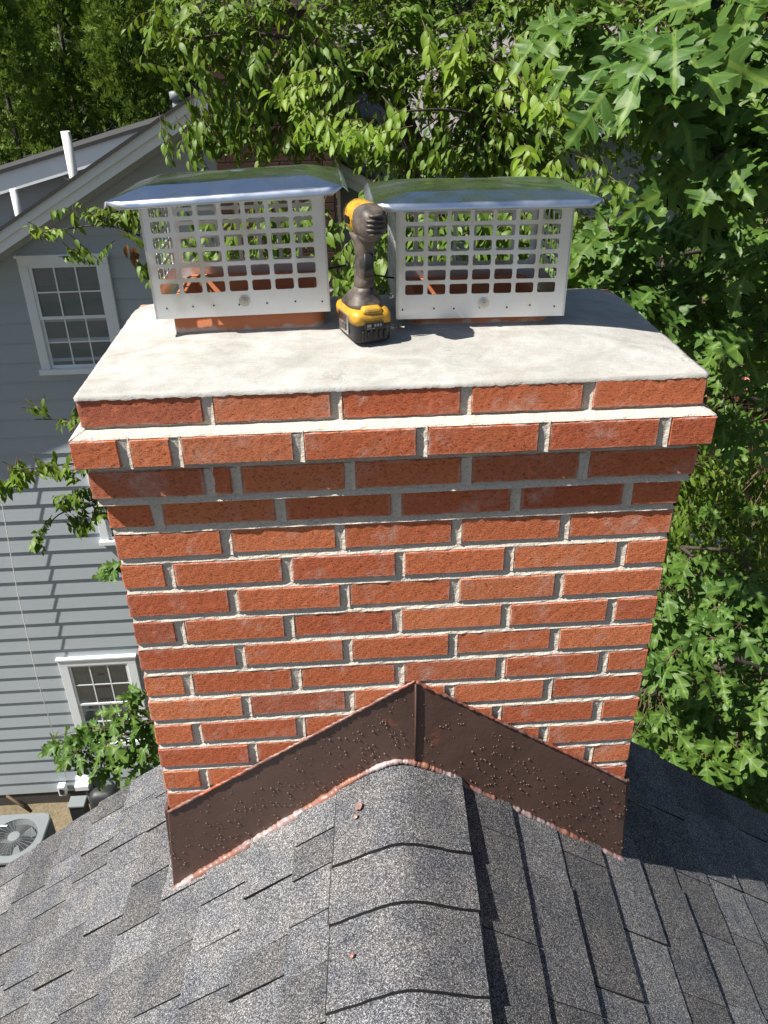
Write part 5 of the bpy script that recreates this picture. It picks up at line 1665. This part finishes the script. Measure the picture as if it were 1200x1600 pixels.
# seen through and beside the cages
for (u, v, y, rad, n, s) in ((560, 400, 3.4, (.25, .3, .40), 30, .085), (330, 400, 3.6, (.35, .3, .2), 26, .085), (440, 380, 3.6, (.35, .3, .25), 34, .085), (700, 380, 3.4, (.35, .3, .3), 40, .085), (820, 400, 3.4, (.35, .3, .3), 40, .085), (600, 480, 3.6, (.3, .3, .4), 26, .085), (920, 330, 4.2, (.4, .4, .3), 40, .085)):
    spray(pl, T(u, v, y), rad, n, s, hubs + low1, 9, .5, .26)
lh = low1 + low2 + low3 + low4
for (u, v, y, rad, n, s) in ((170, 330, 5.1, (.35, .2, .10), 17, .085), (75, 360, 5.2, (.22, .15, .05), 7, .085), (230, 350, 5.0, (.2, .2, .12), 11, .085), (135, 405, 5.1, (.18, .15, .06), 8, .08), (230, 435, 5.0, (.08, .1, .08), 4, .08),
                             (110, 655, 4.1, (.10, .12, .03), 5, .075), (70, 650, 4.1, (.05, .1, .03), 3, .07), (155, 645, 4.1, (.08, .1, .03), 4, .075),
                             (30, 745, 4.0, (.12, .15, .06), 9, .08), (90, 735, 4.0, (.16, .15, .05), 11, .08), (150, 730, 4.0, (.12, .15, .07), 10, .08), (110, 775, 4.0, (.16, .12, .06), 9, .08), (55, 835, 4.0, (.04, .06, .07), 4, .09), (130, 830, 4.0, (.08, .1, .08), 8, .08), (165, 790, 4.0, (.06, .1, .10), 7, .075), (5, 770, 4.0, (.05, .1, .06), 4, .09)):
    spray(pl if rng.random() < .8 else yg, T(u, v, y), rad, n, s, lh, 8, .7, .16)
P, Dv, N, S = pl.finish(); P2, D2, N2, S2 = yg.finish()
a, b = split_largest(P, Dv, N, S, 190)
leaf_objects('leaf', [template_mesh(t, 'cherry_leaf', M['cherry']) for t in CHE], P[a], Dv[a], N[a], S[a], ch)
a2, b2 = split_largest(P2, D2, N2, S2, 105)
leaf_objects('leaf', [template_mesh(t, 'young_leaf', M['cherry_young']) for t in CHE], P2[a2], D2[a2], N2[a2], S2[a2], ch)
bulk('foliage', P[b], Dv[b], N[b], S[b], CHE, M['cherry'], ch)
bulk('foliage', P2[b2], D2[b2], N2[b2], S2[b2], CHE, M['cherry_young'], ch)
pl.tw.V += []; n0 = len(pl.tw.V); pl.tw.add(yg.tw.V, yg.tw.F)
tag(pl.tw.mk('twigs', M['twig'], ch, smooth=True), kind='stuff')
dl = Plant(); c = at(208, 385, 1, 5.0)
for k in range(5):
    dl.P.append(np.array(c) + rng.normal(0, .02, 3)); dl.D.append(nrm(np.array([rng.uniform(-.4, .4), rng.uniform(-.3, .3), -1]))); dl.N.append(rng.normal(0, 1, 3)); dl.S.append(.11)
P, Dv, N, S = dl.finish(); bulk('withered_leaves', P, Dv, N, S, CHE, M['deadleaf'], ch)

# ---- tall cedars at the upper left --------------------------------------
ced_specs = [(20, 15.0, 1.9, 11.5, 'tall yellow green cedar at the far left edge, behind the pale low gable'), (120, 16.5, 1.8, 12.6, 'second cedar from the left, directly above the tall white vent pipe'),
             (215, 15.3, 1.6, 11.8, 'third cedar from the left, to the left of the neighbouring roof peak'), (300, 17.0, 2.0, 13.2, 'fourth cedar from the left, rising behind the peak of the neighbouring roof'), (-90, 17.0, 2.2, 13.0, 'cedar cut off by the left edge of the picture')]
for (u, y, rad, hgt, lab) in ced_specs:
    bx = at(u, 200, 1, y); cx, cy = bx.x, y
    t = thing('cedar_tree', lab, 'tree', (cx, cy, GZ), 'row of tall cedars')
    mk('trunk', *tube([(cx, cy, GZ), (cx + .05, cy, GZ + hgt * .6), (cx, cy, GZ + hgt * .97)], [.12, .06, .02], 10), M['bark'], t, True)
    # sprays sit on lumpy, upswept plumes
    npl = 300; Pp = []; Dd = []; Nn = []; Ss = []
    for k in range(npl):
        h = 1 - (1 - rng.random()) ** .9
        z = GZ + .8 + (hgt - .8) * h
        prof = rad * (1 - h ** 2.2) ** .8 * (0.85 + .15 * math.sin(h * 22))
        a = rng.uniform(0, 2 * math.pi) if rng.random() < .35 else rng.uniform(-math.pi, .3)
        rr2 = prof * rng.uniform(.70, 1.06)
        c = np.array([cx + rr2 * math.cos(a), cy + rr2 * math.sin(a), z])
        m_ = 34
        q = c + rng.normal(0, 1, (m_, 3)) * np.array([.10, .10, .17])
        out = np.array([math.cos(a), math.sin(a), 0])
        dd = nrm(out * .55 + np.array([0, 0, 1.0]) * .75 + rng.normal(0, .38, (m_, 3)))
        nn = nrm(out * .8 + np.array([0, 0, .5]) + rng.normal(0, .5, (m_, 3)))
        Pp.append(q); Dd.append(dd); Nn.append(nn); Ss.append(rng.uniform(.09, .18, m_))
    bulk('foliage', np.concatenate(Pp), np.concatenate(Dd), np.concatenate(Nn), np.concatenate(Ss), CEDS, M['cedar'], t)

# ---- trees farther back ---------------------------------------------------
LEAFB = [ell_template(.6, s + 40, .2, 3) for s in range(4)]
def round_tree(name, x, y, z0, hgt, rad, n, label, mat, leaf=.16, ncl=60, cat='tree', group=None):
    t = thing(name, label, cat, (x, y, z0), group)
    paths = [([(x, y, z0), (x + .1, y, z0 + hgt * .4), (x, y + .1, z0 + hgt * .8)], .03 * hgt ** .9, .03)]
    cc = np.array([x, y, z0 + hgt * .58]); R3 = np.array([rad, rad, hgt * .44])
    cl = rand_in(cc, R3 * .95, ncl)
    for c in cl[:14]: paths.append(([(x, y, z0 + hgt * rng.uniform(.25, .6)), tuple((cc + c) / 2), tuple(c)], .05, .012))
    limb_mesh('trunk', paths, M['bark'], t, 7)
    Pp = []; Dd = []; Nn = []; Ss = []
    m_ = n // ncl
    for c in cl:
        out = nrm(c - cc); q = c + rng.normal(0, 1, (m_, 3)) * rad * np.array([.15, .15, .10])
        Dd.append(nrm(out + np.array([0, 0, -.5]) + rng.normal(0, .6, (m_, 3)))); Nn.append(nrm(np.array([0, 0, .9]) + SUNn * .5 + out * .3 + rng.normal(0, .5, (m_, 3))))
        Pp.append(q); Ss.append(rng.uniform(.7, 1.2, m_) * leaf)
    bulk('foliage', np.concatenate(Pp), np.concatenate(Dd), np.concatenate(Nn), np.concatenate(Ss), LEAFB, mat, t)
G = 'leafy trees in the yards behind'
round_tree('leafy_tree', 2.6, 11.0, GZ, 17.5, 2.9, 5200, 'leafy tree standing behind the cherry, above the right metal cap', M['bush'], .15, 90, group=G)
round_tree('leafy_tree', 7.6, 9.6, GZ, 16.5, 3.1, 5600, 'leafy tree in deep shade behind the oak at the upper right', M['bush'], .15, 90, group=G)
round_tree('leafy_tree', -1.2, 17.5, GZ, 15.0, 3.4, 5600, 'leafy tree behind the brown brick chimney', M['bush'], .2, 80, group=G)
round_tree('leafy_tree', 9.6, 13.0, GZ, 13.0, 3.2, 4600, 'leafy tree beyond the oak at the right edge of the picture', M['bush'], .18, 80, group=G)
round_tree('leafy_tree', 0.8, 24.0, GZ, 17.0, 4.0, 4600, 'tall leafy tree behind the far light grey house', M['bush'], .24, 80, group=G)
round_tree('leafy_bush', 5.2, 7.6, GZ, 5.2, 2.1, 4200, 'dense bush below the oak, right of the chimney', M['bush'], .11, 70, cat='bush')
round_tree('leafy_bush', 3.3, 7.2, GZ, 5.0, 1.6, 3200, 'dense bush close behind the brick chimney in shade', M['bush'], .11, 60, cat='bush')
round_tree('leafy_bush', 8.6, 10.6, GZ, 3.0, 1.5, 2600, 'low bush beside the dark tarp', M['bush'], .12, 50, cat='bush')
round_tree('maroon_bush', 9.2, 16.5, GZ, 5.6, 1.7, 2600, 'maroon leaved ornamental shrub glimpsed between the oak leaves', M['maroon'], .12, 50, cat='bush')
round_tree('bright_bush', 8.0, 19.0, GZ, 5.8, 1.8, 2600, 'bright yellow green bush beyond the maroon shrub', M['cedar'], .14, 50, cat='bush')

# ---- far wood closes the view ----------------------------------------------
V = []; F = []; nx, nz = 90, 26
fp = lambda i, j: (-48 + 96 * i / nx, 31 + 2.2 * hnoise(i * .7, j * .8, 2) + 1.2 * hnoise(i * 1.9, j * 1.6, 5) + j * .16, GZ - .5 + j * 1.05 + .5 * hnoise(i * .5, 0, 1) * j / nz)
for j in range(nz + 1):
    for i in range(nx + 1): V.append(fp(i, j))
for j in range(nz):
    for i in range(nx):
        a = j * (nx + 1) + i; F.append((a, a + 1, a + nx + 2, a + nx + 1))
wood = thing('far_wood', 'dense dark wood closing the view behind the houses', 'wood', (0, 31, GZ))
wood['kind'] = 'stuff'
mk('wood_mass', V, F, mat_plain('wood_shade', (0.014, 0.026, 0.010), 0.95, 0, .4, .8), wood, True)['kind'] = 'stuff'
n = 26000
i_ = rng.uniform(12, nx - 12, n); j_ = rng.uniform(4, nz, n)
Pw = np.array([fp(a, b) for a, b in zip(i_, j_)]); Pw[:, 1] -= rng.uniform(0, 1.4, n)
bulk('foliage', Pw, nrm(rng.normal(0, .7, (n, 3)) + np.array([0, -.3, -.4])), nrm(rng.normal(0, .5, (n, 3)) + np.array([-.4, -.5, .8])), rng.uniform(.25, .5, n), LEAFB, M['bush'], wood)
print('done objects', len(bpy.data.objects))
